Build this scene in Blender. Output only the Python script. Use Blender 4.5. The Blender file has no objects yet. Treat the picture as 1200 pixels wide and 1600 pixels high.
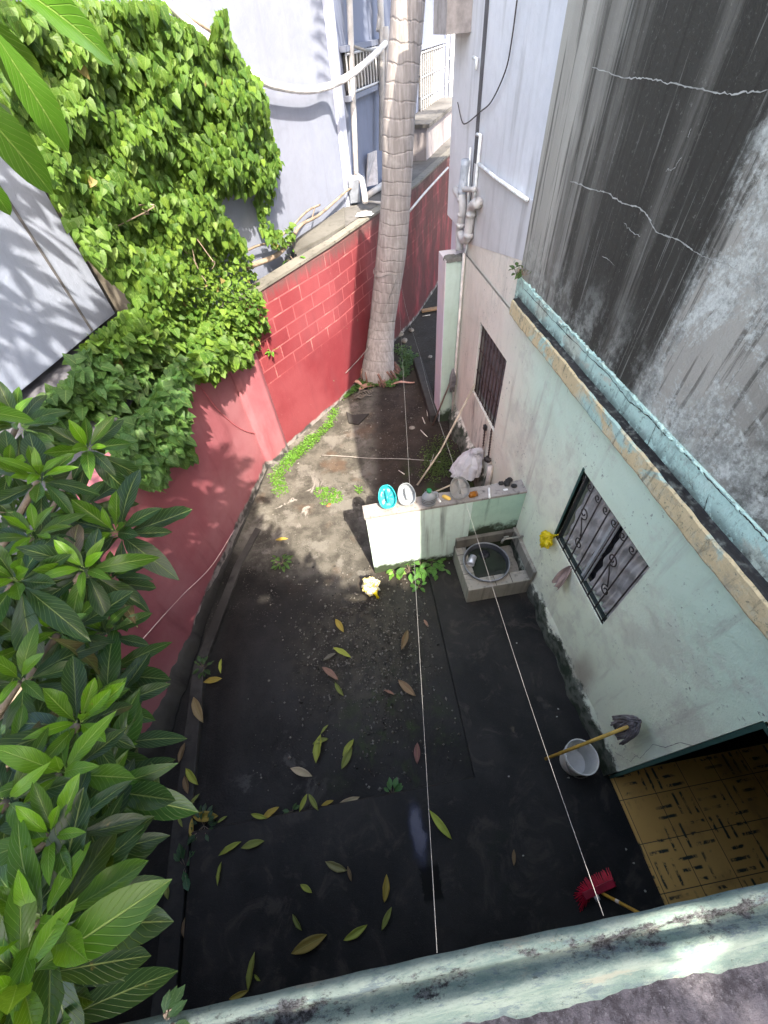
import bpy, math, random
import numpy as np
from mathutils import Vector, Matrix, noise as MN
random.seed(7); RNG = np.random.default_rng(7)
SC = bpy.context.scene

# ---------------------------------------------------------------- camera
CAMM = np.array([[0.985363154, -0.155378745, -0.070120619], [-0.164428393, -0.757792712, -0.631437653], [0.044975096, 0.633725217, -0.772249694]])
F = 629.749
CP = np.array([0.0, 0.0, 4.5])
cam = bpy.data.cameras.new('camera'); camo = bpy.data.objects.new('camera', cam)
SC.collection.objects.link(camo)
cam.sensor_fit = 'VERTICAL'; cam.sensor_height = 32.0; cam.lens = F / 1600 * 32
cam.clip_start = 0.02; cam.clip_end = 500
mw = Matrix.Identity(4)
for i, r in enumerate((CAMM[0], -CAMM[1], -CAMM[2])):
    for j in range(3): mw[j][i] = r[j]
mw[0][3], mw[1][3], mw[2][3] = CP
camo.matrix_world = mw
SC.camera = camo
# ---------------------------------------------------------------- light
SUN = Vector((0.256, -0.832, 1.0)).normalized()          # direction towards the sun
w = bpy.data.worlds.new('World'); SC.world = w; w.use_nodes = True
nt = w.node_tree; bg = nt.nodes['Background']
sky = nt.nodes.new('ShaderNodeTexSky'); sky.sky_type = 'NISHITA'; sky.sun_disc = False
sky.sun_elevation = math.asin(SUN.z); sky.sun_rotation = math.atan2(SUN.x, SUN.y)
sky.air_density = 1.0; sky.dust_density = 3.0; sky.ozone_density = 1.0
nt.links.new(sky.outputs[0], bg.inputs[0]); bg.inputs[1].default_value = 0.15
sl = bpy.data.lights.new('sun', 'SUN'); sl.energy = 2.2; sl.angle = math.radians(0.53); sl.color = (1, .955, .88)
so = bpy.data.objects.new('sun', sl); SC.collection.objects.link(so)
so.rotation_euler = (-SUN).to_track_quat('-Z', 'Y').to_euler(); so.location = (3, -8, 12)
SC.view_settings.view_transform = 'Standard'; SC.view_settings.look = 'None'
SC.view_settings.exposure = 2.8; SC.view_settings.gamma = 1
try:
    SC.view_settings.use_white_balance = True; SC.view_settings.white_balance_temperature = 7400
except Exception: pass
SC.cycles.max_bounces = 8; SC.cycles.diffuse_bounces = 5; SC.cycles.transparent_max_bounces = 12
SC.cycles.sample_clamp_indirect = 4

# ---------------------------------------------------------------- picture -> place
def ray(u, v): return CAMM.T @ np.array([(u - 600) / F, (v - 800) / F, 1.0])
def onz(u, v, z=0.0): d = ray(u, v); return CP + d * (z - CP[2]) / d[2]
def onx(u, v, x): d = ray(u, v); return CP + d * x / d[0]
def ony(u, v, y): d = ray(u, v); return CP + d * y / d[1]
def onpl(u, v, A, B, off=0.0):
    d = ray(u, v); n = np.array([B[1] - A[1], -(B[0] - A[0]), 0.0]); n /= np.linalg.norm(n)
    if n @ (CP - np.array([A[0], A[1], 0])) < 0: n = -n
    P = np.array([A[0], A[1], 0.0]) + n * off
    return CP + d * (n @ (P - CP)) / (n @ d)
def atd(u, v, s): d = ray(u, v); return CP + d / np.linalg.norm(d) * s

# ---------------------------------------------------------------- materials
class NT:
    def __init__(s, name):
        s.m = bpy.data.materials.new(name); s.m.use_nodes = True
        s.t = s.m.node_tree; s.b = s.t.nodes['Principled BSDF']
        s.out = s.t.nodes['Material Output']
    def node(s, ty, **kw):
        n = s.t.nodes.new(ty)
        for k, v in kw.items(): setattr(n, k, v)
        return n
    def put(s, inp, v):
        if isinstance(v, bpy.types.NodeSocket): s.t.links.new(v, inp)
        elif isinstance(v, (tuple, list)):
            inp.default_value = (*v, 1.0) if len(v) == 3 and len(inp.default_value) == 4 else v
        else: inp.default_value = v
    def pos(s):
        if not hasattr(s, '_p'): s._p = s.node('ShaderNodeNewGeometry').outputs['Position']
        return s._p
    def uv(s):
        if not hasattr(s, '_u'): s._u = s.node('ShaderNodeTexCoord').outputs['UV']
        return s._u
    def obj(s):
        if not hasattr(s, '_o'): s._o = s.node('ShaderNodeTexCoord').outputs['Object']
        return s._o
    def sc(s, v, k):
        n = s.node('ShaderNodeVectorMath', operation='MULTIPLY'); s.put(n.inputs[0], v); s.put(n.inputs[1], k); return n.outputs[0]
    def xyz(s, v):
        n = s.node('ShaderNodeSeparateXYZ'); s.put(n.inputs[0], v); return n.outputs
    def noise(s, v, scale, detail=4, rough=.55, dist=0.0):
        n = s.node('ShaderNodeTexNoise'); s.put(n.inputs['Vector'], v)
        n.inputs['Scale'].default_value = scale; n.inputs['Detail'].default_value = detail
        n.inputs['Roughness'].default_value = rough; n.inputs['Distortion'].default_value = dist
        return n.outputs['Fac']
    def vor(s, v, scale, feat='F1', out='Distance', rnd=1.0):
        n = s.node('ShaderNodeTexVoronoi', feature=feat); s.put(n.inputs['Vector'], v)
        n.inputs['Scale'].default_value = scale; n.inputs['Randomness'].default_value = rnd; return n.outputs[out]
    def math(s, op, a, b=0.0, c=0.0):
        n = s.node('ShaderNodeMath', operation=op); s.put(n.inputs[0], a); s.put(n.inputs[1], b); s.put(n.inputs[2], c); return n.outputs[0]
    def sm(s, v, a, b, lo=0.0, hi=1.0):      # smoothstep map a..b -> lo..hi
        n = s.node('ShaderNodeMapRange', interpolation_type='SMOOTHSTEP'); s.put(n.inputs[0], v)
        if a > b: a, b, lo, hi = b, a, hi, lo
        for i, q in enumerate((a, b, lo, hi)): n.inputs[1 + i].default_value = q
        return n.outputs[0]
    def mix(s, f, a, b, bt='MIX'):
        n = s.node('ShaderNodeMix', data_type='RGBA', blend_type=bt)
        s.put(n.inputs[0], f); s.put(n.inputs[6], a); s.put(n.inputs[7], b); return n.outputs[2]
    def ramp(s, f, stops, interp='LINEAR'):
        n = s.node('ShaderNodeValToRGB'); s.put(n.inputs[0], f); e = n.color_ramp.elements
        n.color_ramp.interpolation = interp
        while len(e) < len(stops): e.new(0.5)
        for q, (p, c) in zip(e, stops):
            q.position = p; q.color = (*c, 1) if len(c) == 3 else c
        return n.outputs[0]
    def bump(s, h, dist=.01, st=1.0):
        n = s.node('ShaderNodeBump'); s.put(n.inputs['Strength'], st); n.inputs['Distance'].default_value = dist
        s.put(n.inputs['Height'], h); s.t.links.new(n.outputs[0], s.b.inputs['Normal'])
    def fin(s, col, rough=.8, spec=.3, **kw):
        s.put(s.b.inputs['Base Color'], col); s.put(s.b.inputs['Roughness'], rough); s.put(s.b.inputs['Specular IOR Level'], spec)
        for k, v in kw.items(): s.put(s.b.inputs[k.replace('_', ' ')], v)
        return s.m
    def blob(s, cx, cy, r, soft=.35, amp=.35, sc=2.5):
        p = s.pos(); x, y, z = s.xyz(p)
        dx = s.math('SUBTRACT', x, cx); dy = s.math('SUBTRACT', y, cy)
        d = s.math('SQRT', s.math('ADD', s.math('MULTIPLY', dx, dx), s.math('MULTIPLY', dy, dy)))
        n = s.math('MULTIPLY', s.math('SUBTRACT', s.noise(p, sc, 5), .5), amp * 2)
        return s.sm(s.math('ADD', d, n), r + soft, r - soft)

MATS = {}
def simple(name, col, rough=.6, spec=.4, var=.25, scale=8.0, bump=.002, **kw):
    if name in MATS: return MATS[name]
    n = NT(name); p = n.obj()
    f = n.noise(p, scale, 5, .6); f2 = n.noise(p, scale * 7, 3)
    c1 = tuple(c * (1 - var) for c in col); c2 = tuple(min(1, c * (1 + var)) for c in col)
    c = n.mix(n.sm(f, .3, .7), c1, c2)
    if bump: n.bump(n.math('ADD', f, n.math('MULTIPLY', f2, .4)), bump)
    MATS[name] = n.fin(c, n.sm(f2, .2, .8, max(0, rough - .1), min(1, rough + .1)), spec, **kw)
    return MATS[name]

def m_plaster(name, c1, c2, dirt=(.12, .11, .1), amt=.45, z0=None, moss=(.035, .05, .03), zm=.35, rough=.85, streak=3.0):
    n = NT(name); p = n.pos(); x, y, z = n.xyz(p)
    base = n.mix(n.sm(n.noise(p, .9, 4), .35, .65), c1, c2)
    base = n.mix(n.sm(n.noise(p, 11, 5, .65), .35, .8, 0, .35), base, tuple(c * .75 for c in c1))
    st = n.noise(n.sc(p, (streak, streak, .28)), 2.2, 6, .6)
    base = n.mix(n.math('MULTIPLY', n.sm(st, .5, .78), amt), base, dirt)
    sp = n.noise(p, 38, 3, .7)
    base = n.mix(n.sm(sp, .66, .78, 0, .6 * amt), base, dirt)
    if z0 is not None:
        f = n.math('ADD', n.math('MULTIPLY', n.math('SUBTRACT', n.noise(p, 4.5, 7, .7), .5), 1.5), n.sm(z, z0, z0 + zm, .75, -.35))
        base = n.mix(n.sm(f, .1, .5), base, moss)
    n.bump(n.math('ADD', n.math('MULTIPLY', n.noise(p, 5, 4), 1.2), n.math('MULTIPLY', n.noise(p, 70, 4, .7), .25)), .012, .7)
    return n.fin(base, rough, .25)

def m_green():
    n = NT('green_painted_plaster'); p = n.pos(); x, y, z = n.xyz(p)
    yn = n.math('ADD', y, n.math('MULTIPLY', n.math('SUBTRACT', n.noise(p, 1.1, 4), .5), 2.2))
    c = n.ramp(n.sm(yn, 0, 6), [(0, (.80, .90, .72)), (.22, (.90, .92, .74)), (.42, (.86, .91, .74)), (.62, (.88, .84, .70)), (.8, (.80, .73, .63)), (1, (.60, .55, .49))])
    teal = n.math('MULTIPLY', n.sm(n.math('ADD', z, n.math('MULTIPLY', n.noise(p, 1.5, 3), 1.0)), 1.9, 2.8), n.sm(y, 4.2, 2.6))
    c = n.mix(n.math('MULTIPLY', teal, .65), c, (.60, .82, .66))
    # grey washed band at the foot of the wall
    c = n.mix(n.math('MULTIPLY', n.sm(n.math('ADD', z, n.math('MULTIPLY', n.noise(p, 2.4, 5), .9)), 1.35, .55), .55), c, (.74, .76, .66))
    st = n.noise(n.sc(p, (3.2, 3.2, .35)), 2.0, 6, .62)
    c = n.mix(n.sm(st, .53, .72, 0, .5), c, (.42, .39, .33))
    c = n.mix(n.sm(n.noise(p, 2.1, 10, .72), .50, .64, 0, .4), c, (.55, .53, .46))
    # brown rubbed stain under the near window
    bl = n.math('MULTIPLY', n.sm(n.math('ABSOLUTE', n.math('ADD', n.math('SUBTRACT', y, .92), n.math('MULTIPLY', n.noise(p, 3, 3), -.1))), .2, .03), n.sm(z, .95, .5))
    c = n.mix(n.math('MULTIPLY', bl, .7), c, (.33, .27, .22))
    # dark streaks below the far window
    b2 = n.math('MULTIPLY', n.math('MULTIPLY', n.sm(n.math('ABSOLUTE', n.math('SUBTRACT', y, 4.3)), .55, .2), n.sm(z, 1.2, .9)), n.sm(n.noise(n.sc(p, (5, 5, .6)), 2, 6, .7), .48, .66))
    c = n.mix(n.math('MULTIPLY', b2, .75), c, (.16, .13, .11))
    # small black mould spots
    sp = n.math('MULTIPLY', n.sm(n.noise(p, 28, 4, .75), .60, .68), n.sm(n.noise(p, 1.7, 3), .45, .62))
    c = n.mix(n.math('MULTIPLY', sp, .8), c, (.07, .08, .07))
    # moss and mould creeping up from the ground, irregular
    f = n.math('ADD', n.math('MULTIPLY', n.math('SUBTRACT', n.noise(p, 3.6, 8, .75), .5), 2.0), n.sm(z, 0, .75, .62, -.62))
    c = n.mix(n.sm(f, .02, .28), c, n.mix(n.sm(n.noise(p, 9, 4), .4, .6), (.035, .05, .035), (.13, .14, .12)))
    n.bump(n.math('ADD', n.math('MULTIPLY', n.noise(p, 3.5, 5), 1.6), n.math('MULTIPLY', n.noise(p, 60, 4, .7), .25)), .018, .8)
    return n.fin(c, .75, .3)

def m_gray():
    n = NT('weather_stained_cement'); p = n.pos(); x, y, z = n.xyz(p)
    wob = n.math('ADD', n.math('MULTIPLY', n.math('SUBTRACT', n.noise(n.sc(p, (1, 1.3, .45)), 2.0, 9, .62), .5), .42), n.math('MULTIPLY', n.math('SUBTRACT', n.noise(n.sc(p, (1, 9, .35)), 5, 8, .7), .5), .22))
    yn = n.math('ADD', y, wob)
    stops = [(-1.2, .15), (.75, .10), (1.0, .06), (1.12, .22), (1.5, .40), (1.86, .36), (1.94, .045), (2.25, .034), (2.36, .12), (2.48, .042), (2.85, .045), (2.98, .13), (3.08, .045), (3.18, .25), (3.36, .15), (3.5, .40), (3.7, .34), (3.9, .42)]
    c = n.ramp(n.math('DIVIDE', n.math('ADD', yn, 1.2), 5.1), [((a + 1.2) / 5.1, ((b * .95 + .009), (b * .90 + .0078), (b * .80 + .0055))) for a, b in stops])
    # crisp run-off streaks: thin dark lines and thin lime lines
    s1 = n.noise(n.sc(p, (1, 11, .45)), 1.6, 10, .66)
    s2 = n.noise(n.sc(p, (1, 30, .8)), 1.3, 10, .72)
    c = n.mix(n.sm(s1, .53, .60, 0, .62), c, (.035, .032, .027))
    c = n.mix(n.math('MULTIPLY', n.sm(s2, .56, .66, 0, .4), n.sm(n.noise(p, 1.3, 4), .42, .6)), c, (.40, .39, .36))
    s3 = n.noise(n.sc(p, (1, 14, .4)), 1.9, 10, .72)
    c = n.mix(n.sm(s3, .60, .655, 0, .5), c, (.30, .29, .265))
    # lime bloom on the near bay, blocky and grainy
    f = n.noise(p, 1.9, 12, .72, .5)
    area = n.math('MULTIPLY', n.sm(yn, 2.0, 1.86), n.sm(z, 5.4, 4.2))
    grain = n.noise(p, 42, 10, .8)
    bl = n.math('MULTIPLY', n.sm(n.math('ADD', f, n.math('MULTIPLY', n.math('SUBTRACT', grain, .5), .25)), .46, .56), area)
    c = n.mix(n.math('MULTIPLY', bl, .85), c, n.mix(n.sm(n.math('ADD', n.math('MULTIPLY', grain, .5), n.math('MULTIPLY', n.noise(p, 5, 10, .72), .5)), .40, .60), (.20, .205, .19), (.62, .64, .60)))
    lo = n.math('MULTIPLY', n.sm(n.math('ADD', z, n.math('MULTIPLY', n.noise(p, 3, 8, .7), .5)), 3.65, 3.2), n.sm(n.noise(n.sc(p, (1, 1.6, .8)), 2.6, 10, .72), .45, .56))
    c = n.mix(n.math('MULTIPLY', lo, .55), c, n.mix(n.sm(n.noise(p, 12, 10, .75), .40, .62), (.11, .11, .10), (.44, .45, .41)))
    c = n.mix(n.sm(grain, .56, .68, 0, .22), c, (.5, .49, .45))
    n.bump(n.math('ADD', n.noise(p, 6, 8, .7), n.math('MULTIPLY', n.noise(p, 90, 6, .75), .4)), .012, .9)
    return n.fin(c, .85, .2)

def m_teal_band(name='peeling_teal_plaster', y1=(.62, .50, .30), teal=(.42, .60, .53), bias=.5, dark=.6):
    n = NT(name); p = n.pos(); x, y, z = n.xyz(p)
    f = n.noise(n.sc(p, (1, .8, 1.5)), 1.6, 7, .65, .6)
    c = n.mix(n.sm(f, bias - .03, bias + .03), teal, y1)
    gr = n.math('MULTIPLY', n.sm(z, 2.84, 2.73), n.sm(n.noise(p, 11, 8, .75), .38, .5))
    drk = n.math('ADD', n.math('MULTIPLY', gr, .75 if name != 'peeling_teal_plaster' else 0), 0)
    c = n.mix(n.sm(n.noise(p, 5, 6, .7), .5, .75, 0, .6), c, (.52, .66, .60))
    st = n.noise(n.sc(p, (8, 8, 1.2)), 2.5, 7, .72)
    c = n.mix(n.sm(st, .53, .66, 0, dark), c, (.05, .055, .05))
    c = n.mix(n.sm(n.noise(p, 26, 8, .8), .55, .64, 0, .75), c, (.10, .12, .10))
    c = n.mix(n.sm(n.noise(p, 3.1, 9, .75), .52, .62, 0, .5), c, (.24, .25, .22))
    c = n.mix(drk, c, (.03, .032, .03))
    n.bump(n.math('ADD', n.noise(p, 8, 6, .7), n.math('MULTIPLY', n.noise(p, 60, 4, .7), .3)), .015, .9)
    return n.fin(c, .85, .25)

def m_red(blocks=False):
    n = NT('red_painted_block' if blocks else 'red_painted_render'); p = n.pos(); x, y, z = n.xyz(p)
    c = n.mix(n.sm(n.noise(p, 1.1, 5), .35, .68), *(((.155, .022, .030), (.20, .042, .052)) if blocks else ((.26, .075, .095), (.32, .128, .150))))
    c = n.mix(n.sm(n.noise(n.sc(p, (2, 2, .4)), 2.2, 6, .6), .5, .75, 0, .5), c, (.14, .032, .042))
    c = n.mix(n.sm(n.noise(p, 22, 5, .7), .62, .75, 0, .5), c, (.26, .12, .125))
    h = n.math('MULTIPLY', n.noise(p, 50, 4, .7), .3)
    if blocks:
        b = n.node('ShaderNodeTexBrick'); n.put(b.inputs['Vector'], n.uv())
        b.inputs['Scale'].default_value = 1; b.inputs['Brick Width'].default_value = .42; b.inputs['Row Height'].default_value = .2
        b.inputs['Mortar Size'].default_value = .010; b.inputs['Mortar Smooth'].default_value = .3
        b.inputs['Color1'].default_value = (0, 0, 0, 1); b.inputs['Color2'].default_value = (.25, .25, .25, 1); b.inputs['Mortar'].default_value = (1, 1, 1, 1)
        up = n.sm(n.math('ADD', z, n.math('MULTIPLY', n.noise(p, 1.2, 3), .5)), 1.35, 1.6)
        mo = n.math('MULTIPLY', n.sm(b.outputs['Fac'], .3, .7), up)
        white = n.sm(n.noise(p, 2.6, 3, .6), .54, .58)
        mo = n.math('MULTIPLY', n.math('MULTIPLY', mo, .7), n.sm(n.noise(p, 3.4, 5, .7), .42, .56))
        c = n.mix(mo, c, n.mix(white, (.21, .055, .06), (.40, .27, .23)))
        v = n.math('MULTIPLY', n.xyz(b.outputs['Color'])[0], up)
        c = n.mix(n.math('MULTIPLY', v, .6), c, (.38, .10, .11))
        h = n.math('SUBTRACT', h, n.math('MULTIPLY', mo, .8))
        # black weathering under the coping
        tp = n.math('ADD', z, n.math('MULTIPLY', n.noise(n.sc(p, (5, 5, 1.3)), 2, 5, .7), .45))
        c = n.mix(n.sm(tp, 2.42, 2.62, 0, .75), c, (.09, .06, .06))
        mould_shade = n.math('MULTIPLY', n.sm(y, 7.2, 8.6), n.sm(n.noise(n.sc(p, (2, 2, .8)), 1.6, 9, .7), .34, .56))  # mould on the far end, deepened in colour to paint in its shade
        c = n.mix(n.math('MULTIPLY', mould_shade, .8), c, (.045, .018, .02))
    g = n.math('ADD', n.math('MULTIPLY', n.math('SUBTRACT', n.noise(p, 3, 7, .7), .5), 1.1), n.sm(z, 0, .20 if blocks else .42, .35 if blocks else .55, -.6))
    c = n.mix(n.sm(g, .0, .22), c, n.mix(n.sm(n.noise(p, 7, 4), .4, .6), (.05, .05, .05), (.24, .22, .22)))
    c = n.mix(n.sm(n.noise(p, 1.9, 6, .6, .5), .70, .74, 0, .8), c, (.13, .19, .12))
    n.bump(n.math('ADD', n.noise(p, 4, 4), h), .012, .7)
    return n.fin(c, .7, .3)

def m_ground():
    n = NT('damp_soil_painted_shade'); p = n.pos(); x, y, z = n.xyz(p)
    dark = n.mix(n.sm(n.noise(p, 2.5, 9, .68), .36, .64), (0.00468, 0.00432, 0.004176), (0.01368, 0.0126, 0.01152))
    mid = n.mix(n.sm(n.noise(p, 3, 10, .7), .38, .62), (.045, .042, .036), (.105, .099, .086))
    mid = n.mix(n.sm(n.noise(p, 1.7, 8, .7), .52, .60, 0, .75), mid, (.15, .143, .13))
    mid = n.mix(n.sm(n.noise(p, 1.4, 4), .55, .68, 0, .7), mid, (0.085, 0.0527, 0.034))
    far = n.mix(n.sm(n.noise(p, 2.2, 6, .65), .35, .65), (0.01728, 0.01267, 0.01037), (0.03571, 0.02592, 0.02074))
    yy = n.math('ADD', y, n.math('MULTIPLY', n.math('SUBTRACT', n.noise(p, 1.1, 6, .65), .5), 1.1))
    yd = n.math('ADD', yy, n.math('MULTIPLY', n.math('MINIMUM', n.math('ADD', x, .5), 0), .7))  # slant the dark front along the shadow edge, shade painted into the soil
    c = n.mix(n.sm(yd, 2.2, 2.75), dark, mid)  # paler mid tone kept to the sunlit patch, lit and shaded soil coloured apart
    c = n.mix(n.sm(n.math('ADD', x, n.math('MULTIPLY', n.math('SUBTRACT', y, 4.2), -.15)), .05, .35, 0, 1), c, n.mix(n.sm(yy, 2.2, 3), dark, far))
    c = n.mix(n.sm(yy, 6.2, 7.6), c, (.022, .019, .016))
    c = n.mix(n.sm(n.noise(p, 120, 3, .8), .55, .72, 0, .35), c, n.mix(.5, c, (.16, .15, .13)))
    c = n.mix(n.sm(n.noise(p, 4.2, 9, .72, .6), .56, .64, 0, .6), c, n.mix(.6, c, (.006, .006, .005)))
    # gravelly, brownish patch
    gr = n.blob(-.25, 1.75, .75, .45, .35)
    c = n.mix(n.math('MULTIPLY', gr, .85), c, n.mix(n.sm(n.noise(p, 9, 5), .4, .6), (.018, .016, .012), (.045, .040, .030)))
    ps = n.vor(p, 34); pm = n.math('MULTIPLY', n.sm(ps, .30, .16), n.sm(n.noise(p, 4, 3), .46, .6))
    pc = n.vor(p, 34, 'F1', 'Color')
    area = n.math('MAXIMUM', gr, n.sm(yy, 2.0, 2.8, 0, .75))
    c = n.mix(n.math('MULTIPLY', pm, n.math('MULTIPLY', area, .75)), c, n.mix(n.xyz(pc)[0], (.05, .045, .04), (.20, .185, .165)))
    # moss
    ms = n.math('MULTIPLY', n.sm(n.noise(p, 3.2, 6, .7), .5, .62), n.math('MAXIMUM', n.blob(1.25, 3.9, .7, .4), n.blob(-.1, .9, .5, .5)))
    c = n.mix(n.math('MULTIPLY', ms, .85), c, n.mix(n.noise(p, 30, 3), (.012, .022, .006), (.035, .06, .015)))
    # pale dry cement smears
    sm_ = n.math('MULTIPLY', n.sm(n.noise(p, 2.1, 7, .7, .8), .56, .62), n.math('MAXIMUM', n.blob(-1.1, 4.2, .55, .3), n.math('MULTIPLY', n.blob(-1.2, .62, .45, .2), .16)))
    c = n.mix(sm_, c, (.24, .225, .21))
    wet = n.sm(n.noise(p, 1.6, 4), .4, .6)
    r = n.math('ADD', n.sm(yy, 2.2, 3.2, .6, .9), n.math('MULTIPLY', wet, .12))
    n.bump(n.math('ADD', n.math('ADD', n.noise(p, 7, 6, .65), n.math('MULTIPLY', n.noise(p, 55, 4, .7), .35)), n.math('MULTIPLY', n.math('MULTIPLY', pm, area), .5)), .014, .9)
    return n.fin(c, r, .35)

def m_wetslab():
    n = NT('wet_black_concrete'); p = n.pos(); x, y, z = n.xyz(p)
    c = n.mix(n.sm(n.noise(p, 1.4, 8, .62), .36, .64), (.0035, .0033, .0032), (.0175, .016, .0145))
    c = n.mix(n.sm(n.noise(p, 3.3, 9, .7, 1), .52, .66, 0, .9), c, (.040, .034, .028))
    c = n.mix(n.sm(n.noise(p, 2.3, 6, .7), .60, .68, 0, .6), c, (.010, .014, .007))
    g = n.noise(p, 130, 3, .8)
    c = n.mix(n.sm(g, .55, .72, 0, .6), c, (.042, .040, .037))
    c = n.mix(n.sm(n.noise(p, 90, 2), .73, .78, 0, .6), c, (.14, .135, .12))
    hole = n.sm(n.math('ADD', n.math('ABSOLUTE', n.math('SUBTRACT', x, .03)), n.math('MULTIPLY', n.noise(p, 22, 4, .7), .09)), .135, .115)
    hole = n.math('MULTIPLY', hole, n.math('MULTIPLY', n.sm(y, -.40, -.36), n.sm(y, -.13, -.18)))
    c = n.mix(hole, c, (.003, .003, .0025))
    dx = n.math('MULTIPLY', n.math('ADD', n.math('SUBTRACT', x, -.01), n.math('MULTIPLY', n.math('SUBTRACT', n.noise(p, 9, 5, .7), .5), .10)), 2.2)
    dy = n.math('MULTIPLY', n.math('SUBTRACT', y, .06), .75)
    pud = n.sm(n.math('SQRT', n.math('ADD', n.math('MULTIPLY', dx, dx), n.math('MULTIPLY', dy, dy))), .22, .06)
    c = n.mix(n.math('MULTIPLY', pud, .8), c, (.004, .012, .06))  # blue sky reflection tinted into the puddle's base colour
    r = n.math('ADD', n.math('MULTIPLY', n.noise(p, 6, 8, .7), .3), n.sm(pud, 0, 1, .42, .0))
    r = n.math('MAXIMUM', r, n.math('MULTIPLY', hole, .8))
    n.bump(n.math('ADD', n.noise(p, 9, 8, .65), n.math('MULTIPLY', g, .5)), .005, n.sm(pud, 0, 1, .9, .25))
    return n.fin(c, r, n.sm(pud, .1, .9, .3, .36))

def m_tiles():
    n = NT('ochre_floor_tiles'); p = n.pos(); x, y, z = n.xyz(p)
    b = n.node('ShaderNodeTexBrick'); n.put(b.inputs['Vector'], p); b.offset = 0
    b.inputs['Scale'].default_value = 1; b.inputs['Brick Width'].default_value = .3; b.inputs['Row Height'].default_value = .3
    b.inputs['Mortar Size'].default_value = .003; b.inputs['Color1'].default_value = (.66, .40, .13, 1)
    b.inputs['Color2'].default_value = (.58, .34, .105, 1); b.inputs['Mortar'].default_value = (.06, .05, .035, 1)
    c = b.outputs['Color']
    # basket weave of dark dashes: alternating direction per tile quarter
    ck = n.node('ShaderNodeTexChecker'); n.put(ck.inputs['Vector'], n.sc(p, (1, 1, 0))); ck.inputs['Scale'].default_value = 1 / .2
    fx = n.math('ABSOLUTE', n.math('SUBTRACT', n.math('FRACT', n.math('MULTIPLY', x, 1 / .0667)), .5))
    fy = n.math('ABSOLUTE', n.math('SUBTRACT', n.math('FRACT', n.math('MULTIPLY', y, 1 / .0667)), .5))
    gx = n.math('ABSOLUTE', n.math('SUBTRACT', n.math('FRACT', n.math('MULTIPLY', x, 1 / .2)), .5))
    gy = n.math('ABSOLUTE', n.math('SUBTRACT', n.math('FRACT', n.math('MULTIPLY', y, 1 / .2)), .5))
    d1 = n.math('MULTIPLY', n.sm(n.math('ADD', fx, n.math('MULTIPLY', n.noise(p, 30, 4, .7), .2)), .30, .20), n.sm(gy, .44, .36)); d2 = n.math('MULTIPLY', n.sm(n.math('ADD', fy, n.math('MULTIPLY', n.noise(p, 30, 4, .7), .2)), .30, .20), n.sm(gx, .44, .36))
    d = n.mix(ck.outputs['Fac'], d1, d2)
    wear = n.math('MULTIPLY', n.sm(n.noise(p, 8, 8, .75, .5), .46, .53), n.sm(n.noise(p, 2.6, 4), .38, .50))
    c = n.mix(n.math('MULTIPLY', n.xyz(d)[0], wear), c, (.03, .04, .035))
    c = n.mix(n.sm(n.noise(p, 3, 5), .5, .75, 0, .55), c, (.16, .09, .035))
    return n.fin(c, .38, .4)

def m_roof():
    n = NT('mossy_cement_roof'); p = n.pos(); x, y, z = n.xyz(p)
    c = n.mix(n.sm(n.noise(p, 18, 12, .8), .40, .60), (.040, .036, .046), (.115, .108, .130))
    c = n.mix(n.sm(n.noise(p, 85, 8, .85), .54, .62, 0, .85), c, (.17, .165, .19))
    c = n.mix(n.sm(n.noise(n.sc(p, (1, 2.5, 1)), 9, 12, .78), .58, .64, 0, .6), c, (.11, .105, .12))
    e = n.sm(n.math('ADD', y, n.math('MULTIPLY', n.noise(p, 16, 10, .75), .06)), -.30, -.285)
    c = n.mix(e, c, (.16, .155, .145))
    n.bump(n.math('ADD', n.noise(p, 28, 12, .78), n.math('MULTIPLY', n.noise(p, 180, 5, .8), .8)), .008, 1.0)
    return n.fin(c, .9, .25)

def m_parapet():
    n = NT('weathered_teal_coping'); p = n.pos(); x, y, z = n.xyz(p)
    q = n.sc(p, (.45, 1.6, 1))
    c = n.mix(n.sm(n.noise(q, 14, 12, .75), .40, .60), (.13, .19, .175), (.225, .28, .25))
    c = n.mix(n.sm(n.noise(q, 22, 12, .78), .53, .60, 0, .7), c, (.095, .13, .155))
    c = n.mix(n.sm(n.noise(q, 8, 12, .75), .56, .62, 0, .7), c, (.27, .265, .22))
    c = n.mix(n.sm(n.noise(p, 90, 8, .85), .56, .66, 0, .5), c, (.05, .065, .06))
    # black lichen lies in the groove between the two ridges
    g = n.sm(n.math('ABSOLUTE', n.math('ADD', n.math('SUBTRACT', y, -.250), n.math('MULTIPLY', n.math('SUBTRACT', n.noise(n.sc(p, (1, 1.5, 1)), 12, 12, .78), .5), .09))), .024, .016)
    g = n.math('MULTIPLY', g, n.sm(n.noise(n.sc(p, (1, 2, 1)), 7, 12, .78), .48, .56))
    c = n.mix(g, c, n.mix(n.sm(n.noise(p, 75, 10, .85), .42, .60), (.012, .012, .014), (.12, .125, .135)))
    c = n.mix(n.sm(n.noise(n.sc(p, (1, 2, 1)), 34, 12, .8), .58, .64, 0, .7), c, (.04, .05, .05))
    n.bump(n.math('ADD', n.noise(p, 34, 12, .75), n.math('MULTIPLY', n.noise(p, 190, 5, .8), .6)), .006, 1.0)
    return n.fin(c, .85, .2)

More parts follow.
